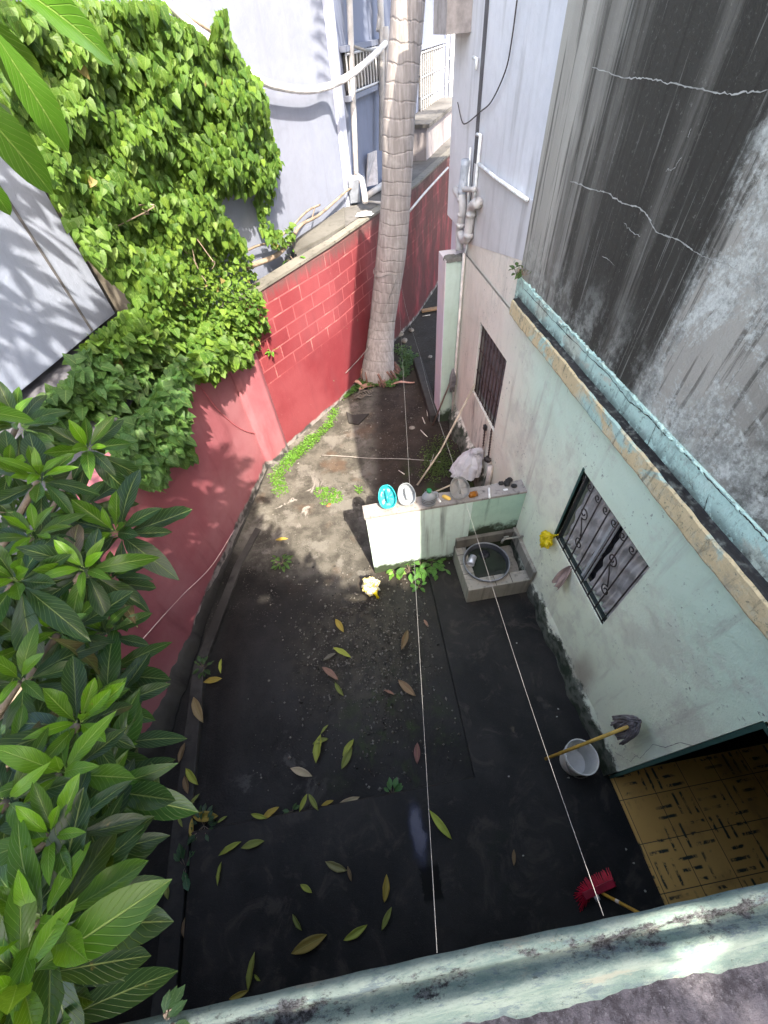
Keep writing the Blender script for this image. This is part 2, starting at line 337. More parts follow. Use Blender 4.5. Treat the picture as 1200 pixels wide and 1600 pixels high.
def m_leaf(name, vein=8.0, rough=.32, trans=.35, spec=.5):
    n = NT(name)
    at = n.node('ShaderNodeAttribute', attribute_name='Col').outputs['Color']
    u, v, _ = n.xyz(n.uv())
    au = n.math('ABSOLUTE', n.math('SUBTRACT', u, .5))
    mid = n.sm(au, .035, .012)
    ph = n.math('FRACT', n.math('SUBTRACT', n.math('MULTIPLY', v, vein), n.math('MULTIPLY', au, vein * .55)))
    ve = n.sm(n.math('ABSOLUTE', n.math('SUBTRACT', ph, .5)), .09, .02)
    c = n.mix(n.math('MULTIPLY', n.noise(n.obj(), 30, 3), .5), at, n.mix(.5, at, (.02, .05, .01), 'MIX'))
    c = n.mix(n.sm(n.noise(n.pos(), 26, 7, .75), .64, .70, 0, .75), c, (.16, .11, .035))
    c = n.mix(n.sm(n.noise(n.pos(), 9, 5, .6), .5, .7, 0, .12), c, n.mix(.5, at, (.08, .10, .03)))
    c = n.mix(n.math('MULTIPLY', ve, .28), c, n.mix(.6, at, (.35, .5, .12)))
    c = n.mix(n.math('MULTIPLY', mid, .55), c, n.mix(.5, at, (.45, .55, .18)))
    n.put(n.b.inputs['Base Color'], c); n.b.inputs['Roughness'].default_value = rough; n.b.inputs['Specular IOR Level'].default_value = spec
    n.bump(n.math('ADD', n.math('MULTIPLY', ve, -1.0), n.math('MULTIPLY', mid, -1.5)), .003, .6)
    tr = n.node('ShaderNodeBsdfTranslucent'); n.put(tr.inputs['Color'], n.mix(.45, c, (.35, .55, .04)))
    mx = n.node('ShaderNodeMixShader'); mx.inputs[0].default_value = trans
    n.t.links.new(n.b.outputs[0], mx.inputs[1]); n.t.links.new(tr.outputs[0], mx.inputs[2]); n.t.links.new(mx.outputs[0], n.out.inputs[0])
    return n.m

def m_palm():
    n = NT('ringed_palm_bark'); u, v, _ = n.xyz(n.uv()); p = n.pos()
    r = n.math('FRACT', n.math('ADD', v, n.math('MULTIPLY', n.noise(n.sc(p, (1, 1, .6)), 3.5, 6, .6), .9)))
    c = n.mix(n.sm(n.noise(n.sc(p, (9, 9, 1.2)), 3, 6, .65), .35, .7), (.23, .21, .207), (.35, .328, .325))
    c = n.mix(n.math('MULTIPLY', n.sm(n.math('ABSOLUTE', n.math('SUBTRACT', r, .5)), .055, .01, 0, .42), n.sm(n.noise(p, 6, 5, .7), .38, .62)), c, (.10, .08, .075))
    c = n.mix(n.sm(n.noise(p, 6, 5), .55, .7, 0, .4), c, (.44, .42, .41))
    n.bump(n.math('ADD', n.noise(n.sc(p, (20, 20, 3)), 2, 5), n.math('MULTIPLY', n.sm(n.math('ABSOLUTE', n.math('SUBTRACT', r, .5)), .1, .0), -1.0)), .008, .7)
    return n.fin(c, .8, .25)

def m_plastic(name, col, alpha=.75, rough=.35, trans=.5):
    n = NT(name)
    n.put(n.b.inputs['Base Color'], n.mix(n.sm(n.noise(n.obj(), 14, 4), .3, .7), tuple(c * .88 for c in col), col))
    n.b.inputs['Roughness'].default_value = rough; n.b.inputs['Alpha'].default_value = alpha
    n.bump(n.noise(n.obj(), 30, 4), .003, .6)
    tr = n.node('ShaderNodeBsdfTranslucent'); tr.inputs[0].default_value = (*col, 1)
    mx = n.node('ShaderNodeMixShader'); mx.inputs[0].default_value = trans * alpha
    n.t.links.new(n.b.outputs[0], mx.inputs[1]); n.t.links.new(tr.outputs[0], mx.inputs[2]); n.t.links.new(mx.outputs[0], n.out.inputs[0])
    return n.m

GREEN = m_green(); GRAY = m_gray(); CORN = m_teal_band(bias=.47); BAND = m_teal_band('cracked_teal_render', (.50, .56, .47), (.46, .66, .59), .56, .5)
REDP = m_red(); REDB = m_red(True)
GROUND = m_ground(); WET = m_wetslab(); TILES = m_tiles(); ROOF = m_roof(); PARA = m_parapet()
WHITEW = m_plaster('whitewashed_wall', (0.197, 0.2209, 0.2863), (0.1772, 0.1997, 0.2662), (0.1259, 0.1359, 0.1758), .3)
SHADEW = m_plaster('shaded_white_wall', (0.1749, 0.2017, 0.2793), (0.1516, 0.1761, 0.249), (0.09912, 0.1057, 0.1283), .35)  # darker copy of the whitewash, shade put into the side face's colour
UPPER = m_plaster('stained_offwhite_wall', (.66, .66, .69), (.58, .58, .61), (.26, .25, .24), .5)
LAV = m_plaster('lavender_column_paint', (.55, .53, .62), (.60, .54, .52), (.25, .24, .25), .5)
COLG = m_plaster('pale_green_column', (.42, .52, .44), (.46, .56, .50), (.2, .2, .18), .6, 0, zm=.5)
LEFTW = m_plaster('smooth_grey_wall', (0.2815, 0.3221, 0.4176), (0.2422, 0.2842, 0.3788), (0.1239, 0.139, 0.1701), .4)
BEIGE = m_plaster('beige_wall', (0.154, 0.1355, 0.1109), (0.1294, 0.114, 0.09548))
CONC = m_plaster('mossy_concrete', (0.196, 0.189, 0.168), (0.119, 0.1155, 0.105), (0.035, 0.035, 0.0315), .8, streak=6)
DCONC = m_plaster('black_mouldy_concrete', (0.0275, 0.026, 0.025), (0.06, 0.0575, 0.055), (0.01, 0.01, 0.01), .8)
LEDGE = m_plaster('grey_ledge_cement', (0.132, 0.1293, 0.1265), (0.0715, 0.06875, 0.066), (0.022, 0.022, 0.022), .7)
PART = m_plaster('pale_teal_partition_paint', (.56, .72, .68), (.60, .75, .70), (.10, .11, .11), .9, 0, zm=.35, streak=5)
PARTG = m_plaster('mouldy_green_partition_paint', (.36, .55, .46), (.42, .60, .50), (.05, .06, .04), .85, .35, zm=.6, streak=4)
BASIN = m_plaster('rough_basin_cement', (.34, .32, .28), (.25, .24, .21), (.05, .05, .045), .8, streak=7)
BLACKT = m_plaster('tarry_black_edge', (.015, .015, .016), (.045, .045, .045), (.20, .22, .20), .7, streak=9)
DGREEN = m_plaster('dark_green_reveal', (.03, .085, .07), (.05, .12, .10), (.01, .02, .02), .6)
INNER = m_plaster('dim_interior_plaster', (.20, .22, .18), (.16, .17, .14))
ROOFT = m_plaster('dark_roof_tiles', (.06, .065, .08), (.09, .09, .105))
PALM = m_palm()
VINEL = m_leaf('vine_leaf', 5, .5, .32, .3); BIGL = m_leaf('broad_glossy_leaf', 11, .36, .2, .32); WEEDL = m_leaf('weed_leaf', 6, .45, .3)
FALL = m_leaf('fallen_leaf_skin', 12, .5, .1, .3)
IRON = simple('dark_iron', (.035, .028, .026), .5); STEM = simple('woody_stem', (.20, .155, .12), .8, var=.4)
PVC = simple('dusty_white_pipe', (.46, .44, .43), .5, var=.15); PVCG = simple('grey_blue_pipe', (.40, .44, .50), .5)
WCORD = simple('white_cord', (.20, .20, .195), .6, bump=0); WSTEEL = simple('white_painted_steel', (.46, .47, .49), .45, var=.1)
CURT = simple('grey_curtain', (.50, .47, .45), .8); GLASS = simple('dark_glass', (.03, .03, .035), .15, .5, bump=0)
STICK = simple('pale_dry_stick', (.46, .38, .29), .8); YEL = m_plastic('yellow_plastic_film', (.85, .70, .02), .92, .3, .4)
BAMB = simple('yellow_wood_handle', (.52, .33, .07), .45)

# ---------------------------------------------------------------- mesh helpers
class MB:
    def __init__(s): s.v = []; s.f = []; s.uv = []; s.c = []; s.mi = []; s.n = 0
    def add(s, V, Fs, uv=None, col=None, mi=0):
        V = np.asarray(V, float).reshape(-1, 3); s.v.append(V)
        s.f += [tuple(i + s.n for i in f) for f in Fs]; s.mi += [mi] * len(Fs)
        s.uv.append(np.zeros((len(V), 2)) if uv is None else np.asarray(uv, float))
        s.c.append(np.tile(np.array([*(col if col is not None else (1, 1, 1)), 1.0]), (len(V), 1)) if (col is None or np.ndim(col) == 1) else np.asarray(col, float))
        s.n += len(V); return s
    def box(s, a, b, mi=0):
        x0, y0, z0 = np.minimum(a, b); x1, y1, z1 = np.maximum(a, b)
        V = [(x, y, z) for x in (x0, x1) for y in (y0, y1) for z in (z0, z1)]
        return s.add(V, [(0, 1, 3, 2), (4, 6, 7, 5), (0, 4, 5, 1), (2, 3, 7, 6), (0, 2, 6, 4), (1, 5, 7, 3)], mi=mi)
    def prism(s, poly, z0, z1, mi=0):        # plan polygon extruded in z
        n = len(poly); V = [(*p[:2], z0) for p in poly] + [(*p[:2], z1) for p in poly]
        return s.add(V, [tuple(range(n))[::-1], tuple(range(n, 2 * n))] + [(i, (i + 1) % n, n + (i + 1) % n, n + i) for i in range(n)], mi=mi)
    def slab(s, A, B, z0, z1, t, mi=0):       # vertical wall from A to B (plan), thickness t on the left side of A->B; uv in metres
        A = np.array(A[:2], float); B = np.array(B[:2], float); d = B - A; L = np.linalg.norm(d); d /= L; nn = np.array([-d[1], d[0]]) * t
        P = [A, B, B + nn, A + nn]; zz0 = z0 if np.ndim(z0) else (z0, z0); zz1 = z1 if np.ndim(z1) else (z1, z1)
        V = []; U = []
        for k, (q, e) in enumerate(zip(P, (0, 1, 1, 0))):
            for zz in (zz0[e], zz1[e]): V.append((*q, zz)); U.append((L * e, zz))
        return s.add(V, [(0, 2, 3, 1), (2, 4, 5, 3), (4, 6, 7, 5), (6, 0, 1, 7), (1, 3, 5, 7), (0, 6, 4, 2)], U, mi=mi)
    def tube(s, pts, r, seg=8, uvs=None, mi=0, cap=True, col=None):
        P = np.array(pts, float); n = len(P); R = np.full(n, r) if np.ndim(r) == 0 else np.array(r, float)
        T = np.gradient(P, axis=0); T /= np.linalg.norm(T, axis=1)[:, None] + 1e-12
        ref = np.array([0, 0, 1.0]) if abs(T[0][2]) < .9 else np.array([1.0, 0, 0])
        V = []; U = []; x = np.cross(ref, T[0]); x /= np.linalg.norm(x)
        a = np.arange(seg) / seg * 2 * np.pi
        for i in range(n):
            x = x - T[i] * (x @ T[i]); x /= np.linalg.norm(x) + 1e-12; y = np.cross(T[i], x)
            V.append(P[i] + R[i] * (np.cos(a)[:, None] * x + np.sin(a)[:, None] * y))
            U += [(k / seg, i if uvs is None else uvs[i]) for k in range(seg)]
        Fs = [(i * seg + k, i * seg + (k + 1) % seg, (i + 1) * seg + (k + 1) % seg, (i + 1) * seg + k) for i in range(n - 1) for k in range(seg)]
        if cap: Fs += [tuple(range(seg))[::-1], tuple(range((n - 1) * seg, n * seg))]
        return s.add(np.concatenate(V), Fs, U, mi=mi, col=col)
    def lathe(s, c, prof, seg=24, axis=None, mi=0, squash=(1, 1)):
        c = np.array(c, float); Z = np.array(axis if axis is not None else (0, 0, 1), float); Z /= np.linalg.norm(Z)
        X = np.cross((0, 1, 0) if abs(Z[1]) < .9 else (1, 0, 0), Z); X /= np.linalg.norm(X); Y = np.cross(Z, X)
        V = []
        for r, h in prof:
            for k in range(seg):
                a = 2 * np.pi * k / seg; V.append(c + Z * h + X * math.cos(a) * r * squash[0] + Y * math.sin(a) * r * squash[1])
        Fs = [(i * seg + k, i * seg + (k + 1) % seg, (i + 1) * seg + (k + 1) % seg, (i + 1) * seg + k) for i in range(len(prof) - 1) for k in range(seg)]
        return s.add(V, Fs, mi=mi)
    def grid(s, fn, nu, nv, mi=0, col=None):
        V = [fn(i / nu, j / nv) for j in range(nv + 1) for i in range(nu + 1)]
        U = [(i / nu, j / nv) for j in range(nv + 1) for i in range(nu + 1)]
        W = nu + 1
        return s.add(V, [(j * W + i, j * W + i + 1, (j + 1) * W + i + 1, (j + 1) * W + i) for j in range(nv) for i in range(nu)], U, mi=mi, col=col)
    def build(s, name, mats, parent=None, smooth=False, solid=0, bevel=0):
        V = np.concatenate(s.v); off = np.array(parent['_o']) if parent is not None else np.zeros(3)
        me = bpy.data.meshes.new(name); me.from_pydata((V - off).tolist(), [], s.f)
        U = np.concatenate(s.uv); CC = np.concatenate(s.c)
        li = np.empty(len(me.loops), dtype=np.int32); me.loops.foreach_get('vertex_index', li)
        ul = me.uv_layers.new(name='UVMap'); ul.data.foreach_set('uv', U[li].ravel())
        ca = me.color_attributes.new('Col', 'FLOAT_COLOR', 'POINT'); ca.data.foreach_set('color', CC.ravel())
        for m in (mats if isinstance(mats, (list, tuple)) else [mats]): me.materials.append(m)
        me.polygons.foreach_set('material_index', s.mi)
        if smooth: me.polygons.foreach_set('use_smooth', [True] * len(me.polygons))
        me.update(); o = bpy.data.objects.new(name, me); SC.collection.objects.link(o)
        if parent is not None: o.parent = parent; o['_o'] = parent['_o']
        else: o['_o'] = (0.0, 0.0, 0.0)
        if bevel:
            b = o.modifiers.new('bevel', 'BEVEL'); b.width = bevel; b.segments = 2; b.limit_method = 'ANGLE'
        if solid:
            q = o.modifiers.new('solid', 'SOLIDIFY'); q.thickness = solid; q.offset = 0
        return o
def recentre(o):          # put a single-mesh thing's origin at its base
    me = o.data; co = np.empty(len(me.vertices) * 3); me.vertices.foreach_get('co', co); co = co.reshape(-1, 3)
    c = np.array([(co[:, 0].min() + co[:, 0].max()) / 2, (co[:, 1].min() + co[:, 1].max()) / 2, co[:, 2].min()])
    me.vertices.foreach_set('co', (co - c).ravel()); o.location = c; me.update()
    return o
def tag(o, label, cat, group=None):
    o['label'] = label; o['category'] = cat
    if group: o['group'] = group
    if o.type == 'MESH' and o.parent is None and tuple(o.location) == (0, 0, 0): recentre(o)
    return o
def thing(name, label, cat, loc, group=None):
    o = bpy.data.objects.new(name, None); SC.collection.objects.link(o); o.location = [float(q) for q in loc]; o['_o'] = [float(q) for q in loc]
    o.empty_display_size = .1
    return tag(o, label, cat, group)
def struct(o, k='structure'): o['kind'] = k; return o
def rough_edges(V, amp):
    return V + RNG.normal(0, amp, V.shape)
def jag(A, B, n, amp, ax1, ax2=None):
    A = np.array(A, float); B = np.array(B, float); P = [A + (B - A) * t for t in np.linspace(0, 1, n)]
    def frac(N, a):
        h = np.zeros(N); st = 1
        while st < N:
            k = max(2, N // st); g = RNG.uniform(-1, 1, k + 1) * a; a *= .62; st *= 2
            h += np.interp(np.linspace(0, k, N), range(k + 1), g) if k < N else RNG.uniform(-1, 1, N) * a
        return h * np.minimum(1, np.minimum(np.arange(N), np.arange(N)[::-1]) / 2)
    h1, h2 = frac(n, amp), frac(n, amp)
    for i in range(n): P[i] = P[i] + np.array(ax1) * h1[i] + (np.array(ax2) * h2[i] if ax2 is not None else 0)
    return P
def ribbon(mb, pts, wd, nrm):             # thin crack strip lying on a surface
    P = np.array(pts, float); T = np.gradient(P, axis=0); N = np.array(nrm, float)
    V = []
    for i in range(len(P)):
        s = np.cross(N, T[i]); s /= np.linalg.norm(s) + 1e-9
        k = wd * random.uniform(.4, 1.3) * (.25 if i in (0, len(P) - 1) else 1)
        V += [P[i] - s * k / 2, P[i] + s * k / 2]
    mb.add(V, [(2 * i, 2 * i + 1, 2 * i + 3, 2 * i + 2) for i in range(len(P) - 1)])
def inter(P, m):                          # smooth polyline (Catmull-Rom), m points per segment
    P = [np.array(p, float) for p in P]; P = [2 * P[0] - P[1]] + P + [2 * P[-1] - P[-2]]; o = []
    for i in range(1, len(P) - 2):
        for k in range(m):
            t = k / m; a, b, c, d = P[i - 1:i + 3]
            o.append(.5 * ((2 * b) + (-a + c) * t + (2 * a - 5 * b + 4 * c - d) * t * t + (-a + 3 * b - 3 * c + d) * t ** 3))
    o.append(P[-2]); return o

XR = 1.765
# ================================================================ SETTING
m = MB(); m.grid(lambda u, v: (-60 + 120 * u, -40 + 120 * v, -.35), 4, 4); struct(m.build('ground', simple('earth_base', (.12, .10, .08), .9)))
def gfn(u, v):
    x = -4.2 + 9.2 * u; y = -1.6 + 15.2 * v
    h = .018 * math.sin(x * 2.1 + y) * math.cos(y * 1.3) + .012 * math.sin(5 * x - 2 * y)
    if x < -1.9 - .0 * y and y < 3: h -= .05
    return (x, y, h - .005)
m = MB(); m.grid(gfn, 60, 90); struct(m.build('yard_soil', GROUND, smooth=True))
m = MB(); m.prism([(-2.0, .385), (-1.9, -1.6), (1.9, -1.6), (1.9, 2.75), (.66, 2.66), (.585, .375)], -.05, .045); struct(m.build('concrete_path', WET, bevel=.012))
m = MB(); m.prism([(-1.95, -1.6), (-2.03, .40), (-2.09, 1.9), (-1.75, 3.2), (-1.52, 3.75), (-1.60, 3.8), (-1.86, 3.2), (-2.22, 1.9), (-2.2, .4), (-2.13, -1.6)], -.08, .012); struct(m.build('drain_kerb', DCONC, bevel=.01))
m = MB(); m.box((XR + .006, -2.4, -.02), (5.2, .19, .058)); struct(m.build('tiled_floor', TILES))
# flat cement screed by the far column, low kerb
m = MB(); m.prism([(1.36, 5.5), (1.52, 5.5), (1.62, 7.4), (1.45, 7.4)], -.02, .16); struct(m.build('alley_kerb', DCONC, bevel=.02))
m = MB(); p0 = onz(540, 640, .03); 
m.prism([onz(541, 645, 0), onz(551, 650, 0), onz(577, 648, 0), onz(560, 665, 0), onz(545, 662, 0)], -.02, .03)
o = m.build('flat_slab', DCONC, bevel=.004); tag(o, 'small broken concrete slab lying on the soil in front of the palm', 'slab')

# ================================================================ RIGHT-HAND HOUSE
H = thing('plastered_house', 'teal and cream plastered house wall with two barred windows and black stained upper storey', 'house', (XR, 2.4, 0))
W2 = (1.12, 2.03, 1.21, 2.12); W1 = (3.78, 4.70, 1.10, 2.08); DOOR = (-1.3, .19, .02, 2.18)
def wall_holes(mb, x, ys, zs, holes, t):
    ys = sorted(set(ys + [q for h in holes for q in h[:2]])); zs = sorted(set(zs + [q for h in holes for q in h[2:]]))
    inh = lambda y, z: any(h[0] < y < h[1] and h[2] < z < h[3] for h in holes)
    for a, b in zip(ys, ys[1:]):
        for c, d in zip(zs, zs[1:]):
            if inh((a + b) / 2, (c + d) / 2): continue
            mb.add([(x, a, c), (x, b, c), (x, b, d), (x, a, d)], [(0, 3, 2, 1)])
            mb.add([(x + t, a, c), (x + t, b, c), (x + t, b, d), (x + t, a, d)], [(0, 1, 2, 3)])
    for (a, b, c, d) in holes:
        mb.add([(x, a, c), (x, b, c), (x + t, b, c), (x + t, a, c)], [(0, 1, 2, 3)])
        mb.add([(x, a, d), (x, b, d), (x + t, b, d), (x + t, a, d)], [(0, 3, 2, 1)])
        mb.add([(x, a, c), (x, a, d), (x + t, a, d), (x + t, a, c)], [(0, 1, 2, 3)])
        mb.add([(x, b, c), (x, b, d), (x + t, b, d), (x + t, b, c)], [(0, 3, 2, 1)])
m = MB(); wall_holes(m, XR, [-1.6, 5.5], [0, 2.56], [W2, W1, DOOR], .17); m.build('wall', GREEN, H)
# foot of the wall: rough plinth swelling out
def plinth(u, v):
    y = .19 + (5.45 - .19) * u; b = .035 + .085 * min(1, max(0, (y - 2.9) / 1.2)) + .018 * math.sin(y * 9) + .012 * math.sin(y * 23)
    z = [0, .08, .2, .30, .36][v]; k = [1, .95, .72, .3, -.06][v]
    return (XR - max(.012, b) * k, y, z + .03 * math.sin(y * 7 + v))
m = MB(); m.grid(lambda u, v: plinth(u, int(round(v * 4))), 90, 4); m.build('plinth', GREEN, H, smooth=True)
m = MB(); m.slab((XR + .001, .186), (XR + .171, .186), .06, 2.18, -.008); m.slab((XR + .0, .182), (XR + .03, .182), .06, 2.2, -.02)
m.box((XR - .004, -1.3, 2.15), (XR + .172, .172, 2.178)); m.build('door_reveal', DGREEN, H)
# room seen through the opening
m = MB()
m.add([(5.2, -2.4, 0), (5.2, 1.0, 0), (5.2, 1.0, 2.5), (5.2, -2.4, 2.5)], [(0, 1, 2, 3)])
m.add([(XR + .18, .62, 0), (5.2, .62, 0), (5.2, .62, 2.5), (XR + .18, .62, 2.5)], [(0, 1, 2, 3)])
m.add([(XR, -2.4, 0), (5.2, -2.4, 0), (5.2, -2.4, 2.5), (XR, -2.4, 2.5)], [(0, 1, 2, 3)])
m.build('interior_wall', INNER, H)
m = MB(); m.box((XR + .18, -2.4, 2.3), (5.2, .9, 2.4)); m.build('ceiling', INNER, H)
m = MB(); m.box((XR + .175, -6.4, 2.42), (6, 1.0, 2.82)); m.box((XR + .01, -6.4, 0), (XR + .17, -1.61, 2.82)); m.box((5.25, -6.4, 0), (5.4, 1.0, 2.4)); m.build('rear_wall', INNER, H)
m = MB(); m.box((XR + .171, 1.0, .6), (XR + .9, 5.4, .62)); m.box((XR + .9, 1.0, .6), (XR + .92, 5.4, 2.4)); m.box((XR + .171, 1.0, 2.38), (XR + .9, 5.4, 2.4)); m.build('room_shell', simple('dark_room', (.03, .028, .025), .9), H)
# cornice with blackened top
def cor(u, v, pr):
    y = -1.4 + 5.18 * u; w_ = .0018 * math.sin(y * 5) + .0012 * math.sin(y * 17 + 1) + .0012 * math.sin(y * 41); a, b = pr[v]; return (XR - a + w_ * (a > .01), y, b + w_)
pr = [(0, 2.55), (.055, 2.585), (.062, 2.60), (.060, 2.715), (.05, 2.728)]
m = MB(); m.grid(lambda u, v: cor(u, int(round(v * 4)), pr), 120, 4)
m.add([(XR - a, 3.78, b) for a, b in pr] + [(XR, 3.78, 2.73)], [(0, 1, 2, 3, 4, 5)]); m.build('cornice', CORN, H)
pr2 = [(.0505, 2.7285), (.04, 2.736), (.006, 2.732), (-.003, 2.75)]
m = MB(); m.grid(lambda u, v: cor(u, int(round(v * 3)), pr2), 160, 3); m.build('gutter_ledge', BLACKT, H)
m = MB(); m.box((XR + .0, -1.4, 2.56), (XR + .25, 3.86, 2.90)); m.build('parapet_band', BAND, H)
m = MB(); m.box((XR + .016, -1.2, 2.9), (XR + 6, 3.86, 6.9)); m.build('upper_wall', GRAY, H)
# crumbling upper lip of the teal band
P = jag((XR + .002, -1.4, 2.895), (XR + .002, 3.86, 2.895), 300, .012, (0, 0, 1), (1, 0, 0))
m = MB(); m.tube([(p[0] + .004, p[1], p[2]) for p in P], [.004 + .009 * random.random() for _ in P], 6); m.build('band_lip', BAND, H, smooth=True)
# far bay
BX = 1.80
m = MB(); m.prism([(BX, 3.862), (BX + 6, 3.862), (BX + 6, 5.3), (BX, 5.3)], 2.7, 5.95); m.prism([(BX, 5.3), (BX + 6, 5.3), (BX + 6, 6.06), (BX, 6.06)], 2.72, 5.25); m.prism([(BX, 6.06), (BX + 6, 6.06), (BX + 6, 6.55), (BX, 6.55)], 2.72, 8.3); m.build('upper_bay_wall', UPPER, H)
m = MB(); m.slab((BX - .012, 3.862), (BX - .012, 5.5), (3.02, 2.68), (3.46, 3.44), -.012); m.build('render_patch', m_plaster('grey_render_patch', (.60, .585, .59), (.52, .50, .50), (.25, .23, .22), .5), H)
m = MB(); m.box((BX + .01, 3.86, 2.5), (BX + .2, 5.5, 2.7))
m.slab((BX - .008, 3.862), (BX - .008, 5.5), (2.55, 2.55), (3.02, 2.68), -.03); m.build('bay_wall', GREEN, H)
m = MB(); m.box((1.86, 5.5, 0), (2.1, 6.5, 2.72)); m.build('recessed_wall', LAV, H)
m = MB(); m.box((1.525, 5.49, 0), (XR + .17, 5.495, 2.5)); m.build('column_face', COLG, H)
m = MB(); m.box((1.515, 5.496, 0), (XR + .2, 5.86, 2.52)); m.build('column', LAV, H, bevel=.006)
m = MB(); V = []
for k in range(40):
    c = np.array([random.uniform(1.53, 1.74), random.uniform(5.50, 5.6), 2.52]); r = random.uniform(.02, .05)
    m.lathe(c, [(r, -.02), (r * .8, r * .5), (.001, r * .7)], 6)
m.build('broken_cap', CONC, H)
# dark vertical groove, drawn as a flat darker strip
m = MB(); G0, G1 = onx(762, 0, BX), onx(746, 208, BX); m.add([(BX - .004, G1[1] - .05, G1[2]), (BX - .004, G1[1] + .06, G1[2]), (BX - .004, G0[1] + .06, 4.9), (BX - .004, G0[1] - .05, 4.9)], [(0, 1, 2, 3)])
G2 = onx(735, 345, BX); m.add([(BX - .004, G2[1] - .05, 2.95), (BX - .004, G2[1] + .06, 2.95), (BX - .004, G1[1] + .06, G1[2]), (BX - .004, G1[1] - .05, G1[2])], [(0, 1, 2, 3)])
m.build('groove', simple('dark_groove', (.10, .095, .10), .9), H)
# soffit box at the very top
a = onx(707, 52, BX - .12)
m = MB(); m.box((BX - .25, a[1] - .25, a[2]), (BX - .001, a[1] + .3, a[2] + .8)); m.build('vent_hood', simple('dull_metal_hood', (.30, .27, .26), .6), H)
# windows -------------------------------------------------
def frame(mb, hole, x, w_=.035, d=.04):
    y0, y1, z0, z1 = hole
    mb.box((x, y0, z0), (x + d, y0 + w_, z1)); mb.box((x, y1 - w_, z0), (x + d, y1, z1))
    mb.box((x, y0 + w_, z0), (x + d, y1 - w_, z0 + w_)); mb.box((x, y0 + w_, z1 - w_), (x + d, y1 - w_, z1))
def win_base(hole): return (XR + .05, (hole[0] + hole[1]) / 2, hole[2])
y0, y1, z0, z1 = W2
m = MB(); frame(m, W2, XR + .035, .022, .03); wf = m.build('window', simple('dark_window_frame', (.03, .045, .04), .5), H)
wf['label'] = 'near window with scrolled grille and grey curtains'
m = MB()
def curt(ya, yb):
    return lambda u, v: (XR + .085 - .012 * math.sin(u * 40 + 3 * math.sin(v * 7)) - .008 * math.sin(v * 26 + u * 9), ya + (yb - ya) * u, z0 + .02 + (z1 - z0 - .04) * v)
m.grid(curt(y0 + .03, 1.50), 50, 40); m.grid(curt(1.62, y1 - .03), 50, 40); m.build('curtain', CURT, wf, smooth=True)
m = MB(); m.box((XR + .045, 1.525, z0 + .024), (XR + .060, 1.553, z1 - .024)); m.box((XR + .045, 1.563, z0 + .024), (XR + .060, 1.591, z1 - .024)); m.build('mullion', WSTEEL, wf)
m = MB(); m.box((XR + .100, 1.50, z0), (XR + .102, 1.62, z1)); m.build('pane', GLASS, wf)
def spiral(cy, cz, r, a0, turns, s):
    return [(XR + .014, cy + s * r * (1 - t * .75) * math.cos(a0 + t * turns * 2 * math.pi), cz + r * (1 - t * .75) * math.sin(a0 + t * turns * 2 * math.pi)) for t in np.linspace(0, 1, 22)]
m = MB(); nb = 8
for k in range(nb):
    y = y0 + .03 + (y1 - y0 - .06) * k / (nb - 1); m.tube([(XR + .014, y, z0), (XR + .014, y, z1)], .0065, 6)
    if 0 < k < nb: m.tube(spiral(y + .035, z1 - .07, .035, math.pi, 1.2, 1), .005, 5)
for zz in (z0 + .012, z1 - .012): m.tube([(XR + .014, y0, zz), (XR + .014, y1, zz)], .007, 6)
for cy in (1.80, 1.34):
    a = spiral(cy + .05, 1.80, .06, -math.pi / 2, 1.3, -1); b = spiral(cy - .05, 1.50, .055, math.pi / 2, 1.3, -1)
    m.tube(a, .006, 5); m.tube(b, .006, 5); m.tube([a[0], (XR + .014, cy, 1.66), b[0]], .006, 5)
m.build('grille', IRON, wf, smooth=True)
y0, y1, z0, z1 = W1
m = MB(); frame(m, W1, XR + .05, .035); wf1 = m.build('window', simple('flaking_wood_frame', (.22, .20, .17), .8), H)
wf1['label'] = 'far window with rusty vertical bars'
m = MB(); 
for k in range(9):
    y = y0 + .03 + (y1 - y0 - .06) * k / 8; m.tube([(XR + .03, y, z0), (XR + .03, y, z1)], .008, 6)
for zz in (z0 + .02, z0 + .33, z1 - .35, z1 - .02): m.tube([(XR + .03, y0, zz), (XR + .03, y1, zz)], .007, 6)
for k in range(8):
    y = y0 + .03 + (y1 - y0 - .06) * (k + .5) / 8; m.tube(spiral(y, z1 - .12, .035, 0, 1.1, 1), .004, 5)
m.build('grille', simple('rusty_iron', (.07, .04, .035), .7, var=.5), wf1, smooth=True)
m = MB()
for k in range(14):
    z = z0 + .05 + k * (z1 - z0 - .1) / 14
    m.add([(XR + .07, y0 + .035, z), (XR + .07, y1 - .035, z), (XR + .10, y1 - .035, z + .045), (XR + .10, y0 + .035, z + .045)], [(0, 1, 2, 3)])
m.build('louvre', simple('dusty_louvre', (.12, .10, .10), .5), wf1, solid=.004)
# dark moulding round the near window head and side (painted band in recess)
m = MB(); y0, y1, z0, z1 = W2; m.box((XR - .006, y1, z0), (XR + .03, y1 + .022, z1 + .02)); m.build('window_trim', DGREEN, H)
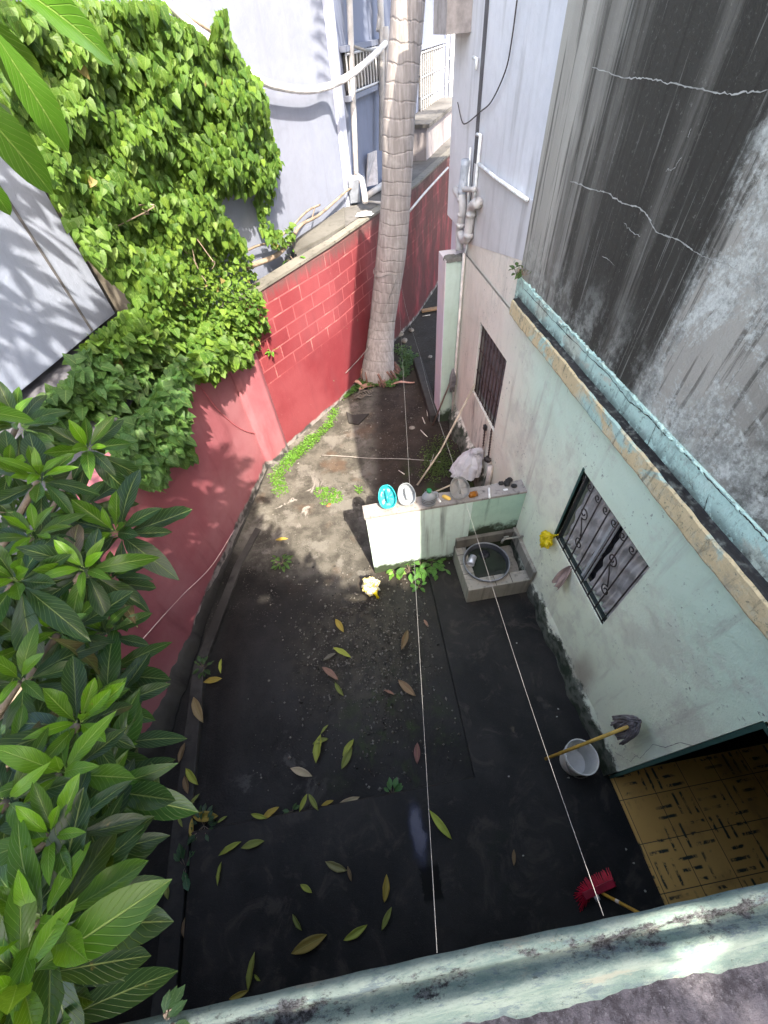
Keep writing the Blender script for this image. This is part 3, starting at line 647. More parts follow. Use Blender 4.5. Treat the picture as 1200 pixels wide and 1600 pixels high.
# cracks
NX = (-1, 0, 0); CRM = ['crack', simple('crack_shadow', (.03, .028, .025), .95, bump=0)]
def crackx(pts, x, wd, n=9, amp=.012):
    Q = []; m = MB(); wd *= .48; amp *= .45; n = int(n * 1.6)
    W_ = [onx(u, v, x) for u, v in pts]
    for a, b in zip(W_, W_[1:]): Q += jag(a, b, n, amp, (0, 1, 0), (0, 0, 1))[:-1]
    Q.append(W_[-1]); ribbon(m, [(x, q[1], q[2]) for q in Q], wd, NX); m.build(CRM[0], CRM[1], H)
crackx([(990, 1178), (1000, 1185), (1020, 1163), (1040, 1168), (1062, 1160), (1085, 1165)], XR - .003, .006, 5, .006)
crackx([(960, 1175), (985, 1190), (998, 1178)], XR - .003, .004)
crackx([(898, 560), (890, 590), (886, 615)], XR - .003, .010, 6); crackx([(1026, 662), (1010, 700), (1003, 715)], XR - .003, .010, 6)
crackx([(1107, 775), (1100, 795), (1088, 810)], XR - .003, .009, 6)
crackx([(1067, 707), (1087, 725), (1117, 760), (1150, 793), (1173, 817), (1200, 847)], XR - .003, .014, 8)
crackx([(817, 450), (883, 520), (950, 585), (983, 628), (1017, 655), (1050, 690)], XR - .003, .012, 10)
CRM = ['lime_crack', simple('lime_filled_crack', (.36, .355, .33), .95, bump=0)]
crackx([(925, 105), (975, 122), (1010, 122), (1060, 132), (1110, 143), (1150, 147), (1200, 140)], XR + .013, .011, 9, .012)
crackx([(890, 283), (930, 297), (945, 300), (975, 318), (1000, 325), (1018, 345)], XR + .013, .013, 8, .012)
crackx([(1015, 345), (1025, 362), (1045, 370), (1065, 378), (1083, 392)], XR + .013, .012, 6, .008)
crackx([(975, 348), (985, 360), (1000, 370)], XR + .013, .008, 6); crackx([(940, 400), (960, 415)], XR + .013, .006, 6)
crackx([(1075, 215), (1080, 200)], XR + .013, .006); crackx([(1040, 268), (1055, 262), (1065, 245)], XR + .013, .006)
crackx([(1083, 392), (1110, 405), (1150, 420), (1190, 450)], XR + .013, .006, 8)
# pipes on the far bay
m = MB(); q = lambda u, v, x=BX - .07: onx(u, v, x)
m.tube(inter([q(728, 250), q(725, 280), q(722, 302)], 4), .052, 14); m.build('drain_pipe', PVCG, H, smooth=True)
m = MB()
m.tube(inter([q(722, 302), q(723, 330), q(718, 360), q(718, 392)], 4), .048, 14)
m.tube(inter([q(712, 297, BX), q(714, 300), q(720, 308)], 3), .042, 12)
for u, v in ((722, 312), (722, 335), (720, 352)): c = q(u, v); m.tube([c - (0, 0, .02), c + (0, 0, .02)], .054, 14)
m.tube(inter([q(751, 318, BX - .0), q(746, 317), q(738, 322), q(735, 335), q(732, 360), q(730, 372), q(724, 374), q(720, 365)], 5), .05, 14)
for u, v in ((736, 335), (732, 368)): c = q(u, v); m.tube([c - (0, 0, .02), c + (0, 0, .02)], .057, 14)
m.tube(inter([q(722, 295), q(732, 296), q(742, 296)], 3), .026, 10)
m.build('drain_pipe', PVC, H, smooth=True)
m = MB(); q2 = lambda u, v: onx(u, v, BX - .03)
m.tube([q2(745, 210), q2(751, 211), q2(748, 240), q2(746, 262), q2(743, 290), q2(741, 312)], .016, 8); m.tube([q2(748, 256), q2(775, 278), q2(824, 312)], .017, 8)
m.tube([q2(740, 90), q2(745, 92), q2(744, 110)], .014, 8); m.tube([q2(735, 230), q2(732, 290), q2(730, 380), q2(722, 420)], .012, 6)
m.build('water_pipe', simple('thin_white_pipe', (.74, .76, .76), .5), H, smooth=True)
m = MB(); m.tube(inter([q2(808, 0), q2(800, 60), q2(790, 110), q2(768, 158), q2(750, 175), q2(730, 192), q2(722, 190), q2(715, 160)], 5), .006, 5); m.build('loose_wire', IRON, H)
# down pipe on the column
m = MB(); m.tube([(XR - .035, 5.44, 2.6), (XR - .04, 5.43, 1.2), (XR - .05, 5.40, .03)], .018, 8); m.build('down_pipe', simple('cream_pipe', (.58, .52, .48), .6), H, smooth=True)
m = MB(); c = np.array([XR - .06, 5.42, 1.0])
m.tube([(XR - .02, 3.05 - .0, 1.0)] * 2, .001) if 0 else None
ft = onx(955, 567, XR) if 0 else None
# ================================================================ BUILDING BELOW THE CAMERA
B = thing('roof_edge', 'mossy cement roof with double ridged pale green coping at the bottom of the view', 'roof', (0, -1.5, 3.0))
m = MB(); m.box((-4.5, -6.5, 2.86), (1.779, -.30, 3.045)); m.build('roof_slab', ROOF, B)
prf = [(-.301, 2.87), (-.235, 3.04), (-.214, 3.070), (-.2095, 3.090), (-.218, 3.101), (-.232, 3.100), (-.241, 3.090), (-.247, 3.076), (-.254, 3.072), (-.262, 3.076), (-.268, 3.090), (-.277, 3.099), (-.289, 3.098), (-.298, 3.086), (-.305, 3.066), (-.325, 3.047), (-.34, 3.044)]
def pf(u, j):
    x = -4.5 + 6.275 * u; y, z = prf[j]; return (x, y + .0011 * math.sin(x * 7 + j * .5) + .0007 * math.sin(x * 41 + j), z + .001 * math.sin(x * 13 + j * .7) + .0006 * math.sin(x * 67 + j))
m = MB(); m.grid(lambda u, v: pf(u, int(round(v * 16))), 220, 16); m.build('coping', PARA, B, smooth=True)
m = MB(); m.box((-4.5, -1.75, .05), (1.76, -1.6, 2.858)); m.build('wall', INNER, B)

# ================================================================ RED BOUNDARY WALL
A0 = (-3.05, -1.7); A1 = (-2.50, 1.07); A2 = (-2.12, 2.76); A3 = (-1.39, 5.17); A4 = (.10, 6.82); A5 = (1.95, 9.4); A6 = (3.5, 12.2)
R = thing('boundary_wall', 'red painted block boundary wall running round the left and back of the yard', 'wall', (-1.39, 5.17, 0))
m = MB(); m.slab(A0, A1, -.1, 2.2, .16); m.slab(A1, A2, -.1, (2.2, 2.22), .16); m.slab(A2, A3, -.1, (2.22, 2.3), .16); m.build('wall_panel', REDP, R)['label'] = 'smooth rendered panel'
m = MB(); m.slab(A3, A4, -.1, (2.36, 2.44), .16); m.slab(A4, A5, -.1, (2.44, 2.46), .16); m.slab(A5, A6, -.1, 2.46, .16); m.build('wall_panel', REDB, R)['label'] = 'block panel with pale mortar joints'
m = MB(); m.prism([(-1.45, 4.98), (-1.35, 4.98), (-1.12, 5.30), (-1.12, 5.47), (-1.5, 5.35)], -.05, 2.0); m.build('pillar', REDP, R, bevel=.03)
m = MB(); o_ = .02
for a, b, za, zb in ((A3, A4, 2.362, 2.442), (A4, A5, 2.442, 2.462), (A5, A6, 2.462, 2.462)):
    d = np.subtract(b, a); d = d / np.linalg.norm(d); n_ = np.array([d[1], -d[0]]) * o_
    m.slab(np.array(a) + n_, np.array(b) + n_, (za, zb), (za + .035, zb + .035), .20)
m.build('coping', CONC, R)
def pl(u, v):
    t = u * 3; k = min(2, int(t)); s_ = t - k; Q = [A0, A1, A2, A3]; a = np.array(Q[k]); b = np.array(Q[k + 1]); p = a + (b - a) * s_; d = (b - a) / np.linalg.norm(b - a); n_ = np.array([d[1], -d[0]])
    j = int(round(v * 4)); fl = max(.18, min(1, (4.0 - p[1]) / 2.6)); w_ = [.07, .06, .045, .025, -.01][j] * fl * (1 + .12 * math.sin(u * 70) + .08 * math.sin(u * 153)); z = [-.05, .10, .17, .23, .27][j] * fl * (1 + .15 * math.sin(u * 41) + .1 * math.sin(u * 97) + .07 * math.sin(u * 211))
    q = p + n_ * w_; return (q[0], q[1], z)
m = MB(); m.grid(pl, 160, 4); m.build('plinth', DCONC, R, smooth=True)

# ================================================================ REAR LEDGE, WHITE BUILDING
C0 = (.53, 8.5)
LB = thing('concrete_ledge', 'mossy concrete ledge slab between the red wall and the white building', 'ledge', (0, 7.6, 0))
m = MB(); m.prism([(-.36, 6.55), (.10, 7.02), (1.85, 9.5), (3.4, 12.3), (4.4, 16), (2.6, 12.6), (1.4, 9.9), (.53, 8.49), (-.42, 7.0)], 2.40, 2.5); m.build('slab', LEDGE, LB)
m = MB(); m.prism([(-.38, 6.53), (.08, 7.0), (.42, 7.45), (.50, 8.40), (-.42, 6.98)], 2.502, 2.53); m.build('bright_slab', m_plaster('speckled_pale_concrete', (.13, .127, .118), (.06, .057, .052), (.07, .07, .06), .8, streak=7), LB)
m = MB(); m.prism([(.3, 7.5), (1.7, 9.6), (1.4, 9.9), (.4, 8.2)], 0, 2.398); m.build('infill', DCONC, LB)
F1d = np.array([-.55, -.835]); F1d /= np.linalg.norm(F1d); F1E = np.array(C0) + F1d * 4.3
F2B = (2.45, 12.35); F2C = (4.6, 16.6)
WB = thing('white_building', 'tall whitewashed neighbouring building with barred windows behind the red wall', 'building', (C0[0], C0[1], 0))
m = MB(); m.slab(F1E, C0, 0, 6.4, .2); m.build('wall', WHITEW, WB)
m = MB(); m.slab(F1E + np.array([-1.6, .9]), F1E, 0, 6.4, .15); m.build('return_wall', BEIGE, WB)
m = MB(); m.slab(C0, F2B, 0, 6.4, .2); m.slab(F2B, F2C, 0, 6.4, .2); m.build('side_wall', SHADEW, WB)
def pf2(u, v, off=0.0): return onpl(u, v, C0, F2B, off)
dF = np.array(F2B) - np.array(C0); dF /= np.linalg.norm(dF); nF = np.array([dF[1], -dF[0]])
def s2(P): return (np.array(P[:2]) - np.array(C0)) @ dF
def w2(s, z, off=0.0): q = np.array(C0) + dF * s + nF * off; return np.array([q[0], q[1], z])
def grille2(name, s0, s1, z0, z1, nb, rails, label):
    wn = MB(); wn.add([w2(s0, z0, .012), w2(s1, z0, .012), w2(s1, z1, .012), w2(s0, z1, .012)], [(0, 1, 2, 3)]); f = wn.build('window', GLASS, WB); f['label'] = label
    g = MB()
    for k in range(nb):
        s = s0 + (s1 - s0) * k / (nb - 1); g.tube([w2(s, z0, .07), w2(s, z1, .07)], .014, 6)
    for t in rails: g.tube([w2(s0, z0 + (z1 - z0) * t, .08), w2(s1, z0 + (z1 - z0) * t, .08)], .016, 6)
    g.build('grille', WSTEEL, f)
    h = MB(); 
    for (a, b, c, d) in ((s0 - .06, s1 + .06, z1, z1 + .06), (s0 - .06, s1 + .06, z0 - .06, z0)): h.box((0, 0, 0), (0, 0, 0)) if 0 else h.add([w2(a, c), w2(b, c), w2(b, d), w2(a, d), w2(a, c, .1), w2(b, c, .1), w2(b, d, .1), w2(a, d, .1)], [(4, 5, 6, 7), (0, 1, 5, 4), (3, 2, 6, 7), (0, 4, 7, 3), (1, 5, 6, 2)])
    h.build('frame', WHITEW, f)
a, b, c = pf2(533, 82), pf2(593, 76), pf2(540, 150)
grille2('w', s2(a), s2(b), c[2], a[2], 13, (.05, .95), 'shaded window with pale bars left of the palm')
a, b, c = pf2(655, 78), pf2(690, 70), pf2(647, 200)
grille2('w', s2(a) - .1, s2(b), c[2] + .1, a[2], 13, (.04, .3, .62, .96), 'sunlit window with white bars right of the palm')
a, c = pf2(700, 66), pf2(697, 180)
m = MB()
for s in (s2(b) + .25, s2(b) + .8, s2(b) + .95): m.tube([w2(s, c[2] - .1, .1), w2(s, a[2] + .2, .1)], .045, 8)
for t in (.2, .5, .8): m.tube([w2(s2(b) + .25, c[2] + (a[2] - c[2]) * t, .1), w2(s2(b) + .8, c[2] + (a[2] - c[2]) * t, .1)], .02, 8)
m.build('window_post', WSTEEL, WB)
# ledge box with tiled front below the sunlit window
m = MB(); t0 = s2(pf2(640, 232)); 
m.slab(w2(t0 - .9, 0, .62), w2(t0 + 3.0, 0, .62), 2.5, 3.02, .6); m.build('tiled_bench', m_plaster('grimy_tile_facing', (.30, .27, .28), (.24, .22, .23), (.1, .09, .09), .6, streak=8), WB)
m = MB(); m.slab(w2(t0 - .95, 0, .68), w2(t0 + 3.0, 0, .68), 3.022, 3.08, .66); m.build('bench_top', LEDGE, WB)
# strip beside the corner coloured blue-grey for the shade there, and pipes
m = MB(); m.slab(w2(.02, 0, .05), w2(.28, 0, .05), 2.5, 6.4, .05); m.build('corner_shade_strip', m_plaster('blue_grey_corner_shade', (.42, .45, .56), (.38, .41, .52), (.2, .2, .22), .2), WB)
m = MB(); s = s2(pf2(550, 150, .1)); m.tube([w2(s2(pf2(556, 285, .1)), 2.62, .1), w2(s, 3.6, .1), w2(s2(pf2(546, 0, .1)), pf2(546, 0, .1)[2], .1), w2(s, 7, .1)], .045, 10); m.build('down_pipe', PVC, WB, smooth=True)
m = MB(); k0, k1 = pf2(597, 60, .15), pf2(596, 235, .15); m.tube([k1, k0, k0 + (0, 0, 2)], .05, 8); m.tube([pf2(604, 60, .2), pf2(603, 250, .2)], .03, 8); m.tube([pf2(590, 48, .12), pf2(592, 30, .12), pf2(594, 0, .12)], .03, 8)
m.lathe(pf2(602, 56, .2), [(.06, -.1), (.075, 0), (.06, .1)], 10); m.build('riser_pipe', PVC, WB, smooth=True)
m = MB(); p_ = [pf2(558, 275, .12), pf2(566, 283, .3), pf2(569, 300, .4), pf2(571, 316, .45)]; m.tube(p_, .05, 10); m.tube([pf2(549, 280, .1), pf2(566, 280, .12)], .055, 10); m.build('pipe_elbow', PVC, WB, smooth=True)
m = MB(); c = pf2(553, 290, .12); m.box(c - (.1, .1, .22), c + (.08, .08, .1)); m.build('meter_box', simple('grey_metal_box', (.16, .18, .22), .5), WB, bevel=.01)
# junk on the ledge: cut pipes, boards
m = MB(); z_ = 2.53; m.tube([onz(572, 307, z_), onz(597, 290, z_ + .05)], .05, 10); tag(m.build('loose_pipe', PVC, smooth=True), 'thick short white pipe lying on the ledge left of the palm', 'pipe')
m = MB(); m.tube([onz(575, 315, z_), onz(598, 317, z_)], .02, 8); tag(m.build('loose_pipe', PVC, smooth=True), 'thin white pipe lying on the ledge beside a thicker one', 'pipe')
m = MB(); a_ = onz(583, 288, z_); b_ = onz(598, 262, 3.1); m.add([onz(572, 292, z_), onz(590, 288, z_), pf2(588, 235, .1), pf2(575, 240, .1)], [(0, 1, 2, 3)]); tag(m.build('leaning_board', simple('pale_board', (.5, .48, .5), .7), solid=.02), 'pale board leaning on the shaded wall behind the loose pipes', 'board')
m = MB(); c = onz(569, 335, 2.505); m.add([c + (r * math.cos(t), r * .8 * math.sin(t), .006) for t in np.linspace(0, 6, 9) for r in (random.uniform(.12, .2),)], [tuple(range(9))]); tag(m.build('scrap', simple('white_scrap', (.72, .70, .72), .7)), 'flat white scrap lying on the shaded part of the ledge', 'scrap')
# conduit looping across the white wall
f1 = lambda u, v, off=.16: onpl(u, v, F1E, C0, off)
pts = [f1(255, 0), f1(300, 42), f1(350, 80), f1(395, 118), f1(430, 134), f1(480, 141), f1(516, 134), pf2(540, 122, .35), pf2(566, 103, .35), pf2(590, 80, .35), pf2(602, 68, .3)]
m = MB(); P = inter(pts, 8); m.tube(P, .040, 12); tag(m.build('hanging_conduit', simple('white_conduit', (.75, .74, .75), .5), smooth=True), 'thick white conduit sagging across the sunlit white wall', 'conduit')
m = MB(); m.tube(inter([pf2(552, 72, .12), pf2(570, 78, .3), pf2(590, 77, .3), pf2(601, 70, .3)], 5), .018, 8); tag(m.build('hanging_cable', WCORD, smooth=True), 'thin white cable above the shaded barred window', 'cable')

# ================================================================ LEFT NEIGHBOUR
LN = thing('grey_house', 'smooth pale grey house wall with dark tiled lean-to at the left edge', 'house', (-3.0, 4, 2.5))
La = np.array((-2.43, 5.09)); Lb = np.array((-2.98, 3.39)); Ld = (Lb - La) / np.linalg.norm(Lb - La); Lc = La + Ld * 5.5; Ln = np.array([-.95, .31])
m = MB(); m.prism([La, Lc, Lc + Ln * 3, La + Ln * 3], 2.6, 4.75); m.build('wall', LEFTW, LN, bevel=.01)
m = MB(); e_ = np.array([0, 0]); 
ca, cb = La + Ld * .35 - Ln * .002, La + Ld * .35
m.slab(La + Ld * .42 - Ln * .006, La + Ld * .45 - Ln * .006, 2.62, 4.6, .004); m.build('wall_joint', simple('grey_joint', (.10, .10, .11), .9), LN)
def tile(u, v):
    y = 5.3 - 6.0 * u; xa = -1.58 - (5.17 - y) * .30 - .1; k = v; x = xa + (-1.1 - .06 * (5 - y)) * k
    return (x, y, 2.26 + .36 * k + .02 * abs(math.sin(u * 70)) - .015 * ((k * 5) % 1))
m = MB(); m.grid(tile, 140, 15); m.build('tile_roof', ROOFT, LN)

# ================================================================ PARTITION WALL AND BASIN
PT = thing('partition_wall', 'waist high pale teal partition wall with grimy concrete top', 'wall', (.85, 2.78, 0))
yN, yF = 2.71, 2.865
m = MB(); m.box((-.01, yN, -.02), (1.17, yF - .01, 1.135)); m.build('wall_panel', PART, PT)
m = MB(); m.box((1.172, yN - .004, -.02), (1.765, yF - .012, 1.132)); m.build('wall_panel', PARTG, PT)['label'] = 'greener mouldy panel above the basin'
V = MB(); 
def topf(u, v): return (-.025 + 1.79 * u, yN - .014 + .18 * v, 1.162 + .004 * math.sin(u * 31) + .003 * math.sin(v * 9 + u * 50))
V.grid(topf, 60, 5); V.box((-.022, yN - .012, 1.13), (1.764, yF + .008, 1.158)); V.build('coping', m_plaster('grimy_wall_top', (.30, .28, .27), (.22, .21, .20), (.05, .05, .05), .9, streak=9), PT)
WBn = thing('wash_trough', 'rough cement wash trough built against the partition and the house wall', 'trough', (1.37, 2.3, 0))
x0, x1, yA, yB, hz = 1.005, 1.755, 2.07, 2.70, .34
m = MB(); m.box((x0, yA, 0), (x1, yA + .14, hz)); m.box((x0, yA + .14, 0), (x0 + .13, yB, hz)); m.box((x0 + .13, yA + .14, 0), (x1, yB, .14)); m.build('basin_wall', BASIN, WBn, bevel=.008)
m = MB(); m.box((x1 - .035, yA - .01, hz + .002), (x1 + .008, yB, .52)); m.build('side_splash', BASIN, WBn, bevel=.006)
m = MB(); m.box((x0 + .01, yB - .05, hz + .002), (x1 - .036, yB, .50)); m.build('back_splash', m_plaster('black_splash_cement', (.09, .085, .08), (.16, .15, .13), (.02, .02, .02), .8), WBn, bevel=.006)
for k, xx in enumerate((1.16, 1.31, 1.47, 1.62)):
    pass
m = MB(); 
for xx in (): m.box((xx, yA + .002, hz + .0005), (xx + .006, yA + .138, hz + .003))
pass
for xx in (1.33, 1.52):
    m = MB(); m.box((xx, yA + .002, hz + .0005), (xx + .006, yA + .138, hz + .003)); m.build('tile_joint', simple('dark_joint', (.05, .045, .04), .9), WBn)
for yy in (2.28, 2.42, 2.55):
    m = MB(); m.box((x0 + .002, yy, hz + .0005), (x0 + .128, yy + .006, hz + .003)); m.build('tile_joint', simple('dark_joint', (.05, .045, .04), .9), WBn)
# ================================================================ LEAVES
def leaf_t(nl, nw, shape, fold=.18, droop=.25, curl=0.0, wave=0.0, stalk=0.0):
    """template leaf along +Y from 0..1, width as shape(t), normal +Z; returns verts, faces, uvs"""
    V = []; U = []
    for i in range(nl + 1):
        t = i / nl; w_ = shape(t)
        for j in range(nw + 1):
            s = j / nw * 2 - 1
            V.append((s * w_, stalk + t, abs(s) * w_ * fold * 2 - droop * t * t + curl * t * (1 - t) + wave * math.sin(t * 16 + j) * w_ * abs(s)))
            U.append((j / nw, t))
    W = nw + 1
    Fs = [(i * W + j, i * W + j + 1, (i + 1) * W + j + 1, (i + 1) * W + j) for i in range(nl) for j in range(nw)]
    if stalk:
        b = len(V); V += [(-.008, 0, 0), (.008, 0, 0), (.008, stalk, .0), (-.008, stalk, .0)]; U += [(.5, 0)] * 4; Fs.append((b, b + 1, b + 2, b + 3))
    return np.array(V), Fs, np.array(U)
lance = lambda wd, pk=.5: (lambda t: wd * (math.sin(math.pi * min(1, max(0, t)) ** (math.log(.5) / math.log(pk)))) ** .85 + .002)
heart = lambda t: .40 * (math.sin(math.pi * (t * .86 + .14) ** .72)) ** .7 if t < .999 else .004
T_VINE = leaf_t(4, 2, lambda t: max(.004, .44 * (math.sin(math.pi * min(.999, .17 + t * .83) ** .62)) ** .9), .14, .18)
T_BIG = leaf_t(9, 4, lance(.15, .56), .16, .22, .10, .10, .05)
T_MED = leaf_t(5, 2, lance(.17, .55), .2, .25)
T_WEED = leaf_t(3, 2, lance(.26, .5), .1, .2)
T_FALL = leaf_t(8, 4, lance(.16, .5), .30, -.05, .12, .15)
def scatter(mb, T, pos, tip, nrm, size, cols, wide=None):
    """place template leaves: pos (n,3), tip directions, normals"""
    V, Fs, U = T; n = len(pos); pos = np.asarray(pos); tip = np.asarray(tip, float); nrm = np.asarray(nrm, float)
    tip /= np.linalg.norm(tip, axis=1)[:, None]; nrm = nrm - tip * (nrm * tip).sum(1)[:, None]; nrm /= np.linalg.norm(nrm, axis=1)[:, None] + 1e-9
    X = np.cross(tip, nrm); size = np.asarray(size, float).reshape(-1, 1, 1); wd = np.ones(n) if wide is None else np.asarray(wide)
    P = pos[:, None, :] + size * (V[None, :, 0:1] * wd[:, None, None] * X[:, None, :] + V[None, :, 1:2] * tip[:, None, :] + V[None, :, 2:3] * nrm[:, None, :])
    k = len(V); base = mb.n
    mb.v.append(P.reshape(-1, 3)); mb.uv.append(np.tile(U, (n, 1)))
    C_ = np.concatenate([np.repeat(np.asarray(cols), k, 0), np.ones((n * k, 1))], 1); mb.c.append(C_)
    for i in range(n):
        o = base + i * k
        mb.f += [tuple(q + o for q in f) for f in Fs]
    mb.mi += [0] * (n * len(Fs)); mb.n += n * k
def inpoly(u, v, poly):
    r = False; j = len(poly) - 1
    for i in range(len(poly)):
        (a, b), (c, d) = poly[i], poly[j]
        if (b > v) != (d > v) and u < (c - a) * (v - b) / (d - b) + a: r = not r
        j = i
    return r
def rn(n, s): return RNG.normal(0, s, (n, 3))

# ---------------------------------------------------------------- climbing vine over white wall and red wall
VP = [(0, 0), (250, 0), (262, 22), (300, 40), (325, 62), (338, 15), (350, 12), (362, 60), (385, 100), (408, 125), (418, 170), (426, 215), (440, 250), (425, 290), (415, 310), (402, 290), (385, 305), (350, 300), (345, 330), (372, 360), (392, 400), (404, 450), (418, 512), (400, 530), (388, 572), (350, 570), (338, 592), (300, 590), (285, 600), (286, 650), (300, 715), (262, 722), (245, 760), (215, 750), (190, 742), (170, 700), (130, 690), (60, 700), (40, 660), (60, 625), (110, 590), (118, 560), (150, 520), (182, 492), (212, 470), (185, 440), (160, 425), (126, 385), (92, 325), (66, 265), (40, 215), (0, 190)]
VT = [(392, 270), (418, 262), (428, 300), (416, 340), (430, 360), (455, 352), (460, 372), (440, 388), (425, 384), (410, 372), (400, 330)]
def vine_hit(u, v, d):
    c = []
    P = onpl(u, v, F1E, C0, .10 + d)
    if P[2] > 2.35: c.append(P)
    Pz = onz(u, v, 2.42 + d * .9); 
    c2 = onpl(u, v, A2, A3, .0)
    side = (A3[0] - A2[0]) * (Pz[1] - A2[1]) - (A3[1] - A2[1]) * (Pz[0] - A2[0])
    s2_ = (A4[0] - A3[0]) * (Pz[1] - A3[1]) - (A4[1] - A3[1]) * (Pz[0] - A3[0])
    if side > -.12 and s2_ > -.15: c.append(Pz)
    for a, b in ((A2, A3), (A3, A4)):
        P = onpl(u, v, a, b, .05 + d * .7)
        t = ((P[:2] - a) @ (np.array(b) - a)) / ((np.array(b) - a) @ (np.array(b) - a))
        if P[2] < 2.45 and -.9 < t < 1.05: c.append(P)
    if not c: return None
    return min(c, key=lambda q: np.linalg.norm(q - CP))
VN = thing('climbing_vine', 'bright green heart leaved vine draped over the white wall and hanging down the red wall', 'vine', (-1.6, 5.3, 2.3))
pos = []; lay = []
def vsample(poly, n, lo, hi, layer):
    us = [p[0] for p in poly]; vs = [p[1] for p in poly]; k = 0
    while k < n:
        u = random.uniform(min(us), max(us)); v = random.uniform(min(vs), max(vs))
        if not inpoly(u, v, poly): continue
        h = .07 * (math.sin(u * .045 + v * .02) + math.sin(v * .06 - u * .02)) + .05 * math.sin(u * .11) * math.sin(v * .12)
        P = vine_hit(u, v, max(0, random.uniform(lo, hi) + h))
        k += 1
        if P is None: continue
        pos.append(P); lay.append((layer, u, v))
vsample(VP, 7000, .0, .10, 0); vsample(VP, 13500, .08, .24, 1); vsample(VP, 3800, .22, .36, 2); vsample(VT, 420, .02, .14, 1)
pos = np.array(pos); n = len(pos)
wn = np.array([-F1d[1] * -1, F1d[0] * -1, 0]); wn = np.array([.835, -.55, 0])
tip = np.tile(np.array([.10, -.22, -1.0]), (n, 1)) + rn(n, .33)
flat = pos[:, 2] < 2.85
tip[flat] = np.tile(np.array([.55, -.6, -.35]), (flat.sum(), 1)) + rn(flat.sum(), .5)
nr = np.tile(np.array([.55, -.45, .65]), (n, 1)) + rn(n, .28); nr[flat] = np.tile(np.array([.3, -.3, .9]), (flat.sum(), 1)) + rn(flat.sum(), .3)
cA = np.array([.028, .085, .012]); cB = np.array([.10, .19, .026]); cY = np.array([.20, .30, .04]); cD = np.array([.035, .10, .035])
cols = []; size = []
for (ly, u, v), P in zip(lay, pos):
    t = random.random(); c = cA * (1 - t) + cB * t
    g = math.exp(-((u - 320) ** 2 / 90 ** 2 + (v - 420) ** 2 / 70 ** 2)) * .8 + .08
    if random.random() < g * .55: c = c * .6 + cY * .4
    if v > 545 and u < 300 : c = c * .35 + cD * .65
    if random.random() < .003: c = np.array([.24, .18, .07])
    cols.append(c * random.uniform(.75, 1.2)); sz = random.choice((.04, .058, .068, .076, .095)) * random.uniform(.85, 1.15)
    if 380 < v < 480 and 270 < u < 400: sz *= .72
    if v > 530: sz *= 1.45
    size.append(sz)
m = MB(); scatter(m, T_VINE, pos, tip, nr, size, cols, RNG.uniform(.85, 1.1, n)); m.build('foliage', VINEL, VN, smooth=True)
f1o = lambda u, v, off: onpl(u, v, F1E, C0, off)
m = MB(); m.tube(inter([f1o(385, 418, .2), f1o(430, 400, .25), f1o(455, 375, .22), f1o(470, 352, .2), f1o(500, 335, .15), f1o(540, 300, .1), f1o(552, 292, .1)], 6), [.035 - .022 * i / 36 for i in range(37)], 8); m.build('stem', STEM, VN, smooth=True)
m = MB(); m.tube(inter([f1o(380, 395, .1), f1o(400, 385, .1), f1o(430, 375, .12), f1o(458, 352, .15), f1o(480, 330, .1), f1o(500, 320, .08)], 5), .014, 6); m.build('stem', STEM, VN, smooth=True)
m = MB(); m.tube(inter([f1o(460, 372, .2), f1o(470, 350, .18), f1o(485, 345, .15), f1o(492, 325, .1)], 5), .008, 5); m.build('stem', STEM, VN, smooth=True)
m = MB(); m.tube(inter([f1o(455, 372, .2), f1o(462, 395, .2), f1o(475, 400, .3), f1o(488, 398, .45)], 5), .009, 5); m.build('stem', STEM, VN, smooth=True)
m = MB(); m.tube(inter([f1o(256, 0, .12), f1o(300, 30, .14), f1o(345, 60, .12), f1o(372, 85, .1)], 5), .012, 6); m.build('stem', STEM, VN, smooth=True)
for k in range(9):
    u = random.uniform(290, 345) if k % 2 else random.uniform(190, 230); v = random.uniform(400, 440) if k % 2 else random.uniform(300, 360)
    P = vine_hit(u, v, .3)
    if P is not None: m = MB(); m.tube(inter([P, P + rn(1, .09)[0], P + rn(1, .15)[0]], 3), .004, 4); m.build('twig', STEM, VN)
# little sprouts beside the ledge
def sprout(name, label, cat, spots, r, nl, sz, colr, group=None, up=.5):
    base = np.mean(spots, axis=0); t = thing(name, label, cat, base, group)
    mm = MB(); st = MB()
    for P in spots:
        P = np.array(P); n_ = nl; a = RNG.uniform(0, 2 * np.pi, n_); rr = r * np.sqrt(RNG.uniform(.05, 1, n_))
        ps = P + np.stack([rr * np.cos(a), rr * np.sin(a), RNG.uniform(.2, 1, n_) * up * r + .01], 1)
        tp = np.stack([np.cos(a), np.sin(a), RNG.uniform(-.3, .5, n_)], 1); nn = np.tile([0, 0, 1.0], (n_, 1)) + rn(n_, .25)
        scatter(mm, T_WEED, ps, tp, nn, RNG.uniform(sz * .7, sz * 1.2, n_), np.array(colr) * RNG.uniform(.7, 1.3, (n_, 1)), RNG.uniform(.8, 1.2, n_))
        for k in range(min(10, n_)): st.tube([P - (0, 0, .005), ps[k]], .0025, 4)
    mm.build('foliage', WEEDL, t, smooth=True); st.build('stem', STEM, t); return t
LG = (.10, .26, .03); DG = (.035, .09, .035)
sprout('sapling', 'small light green sapling sprouting behind the red wall top beside the hollow ledge', 'plant', [f1o(461, 408, .3)], .13, 16, .09, LG)
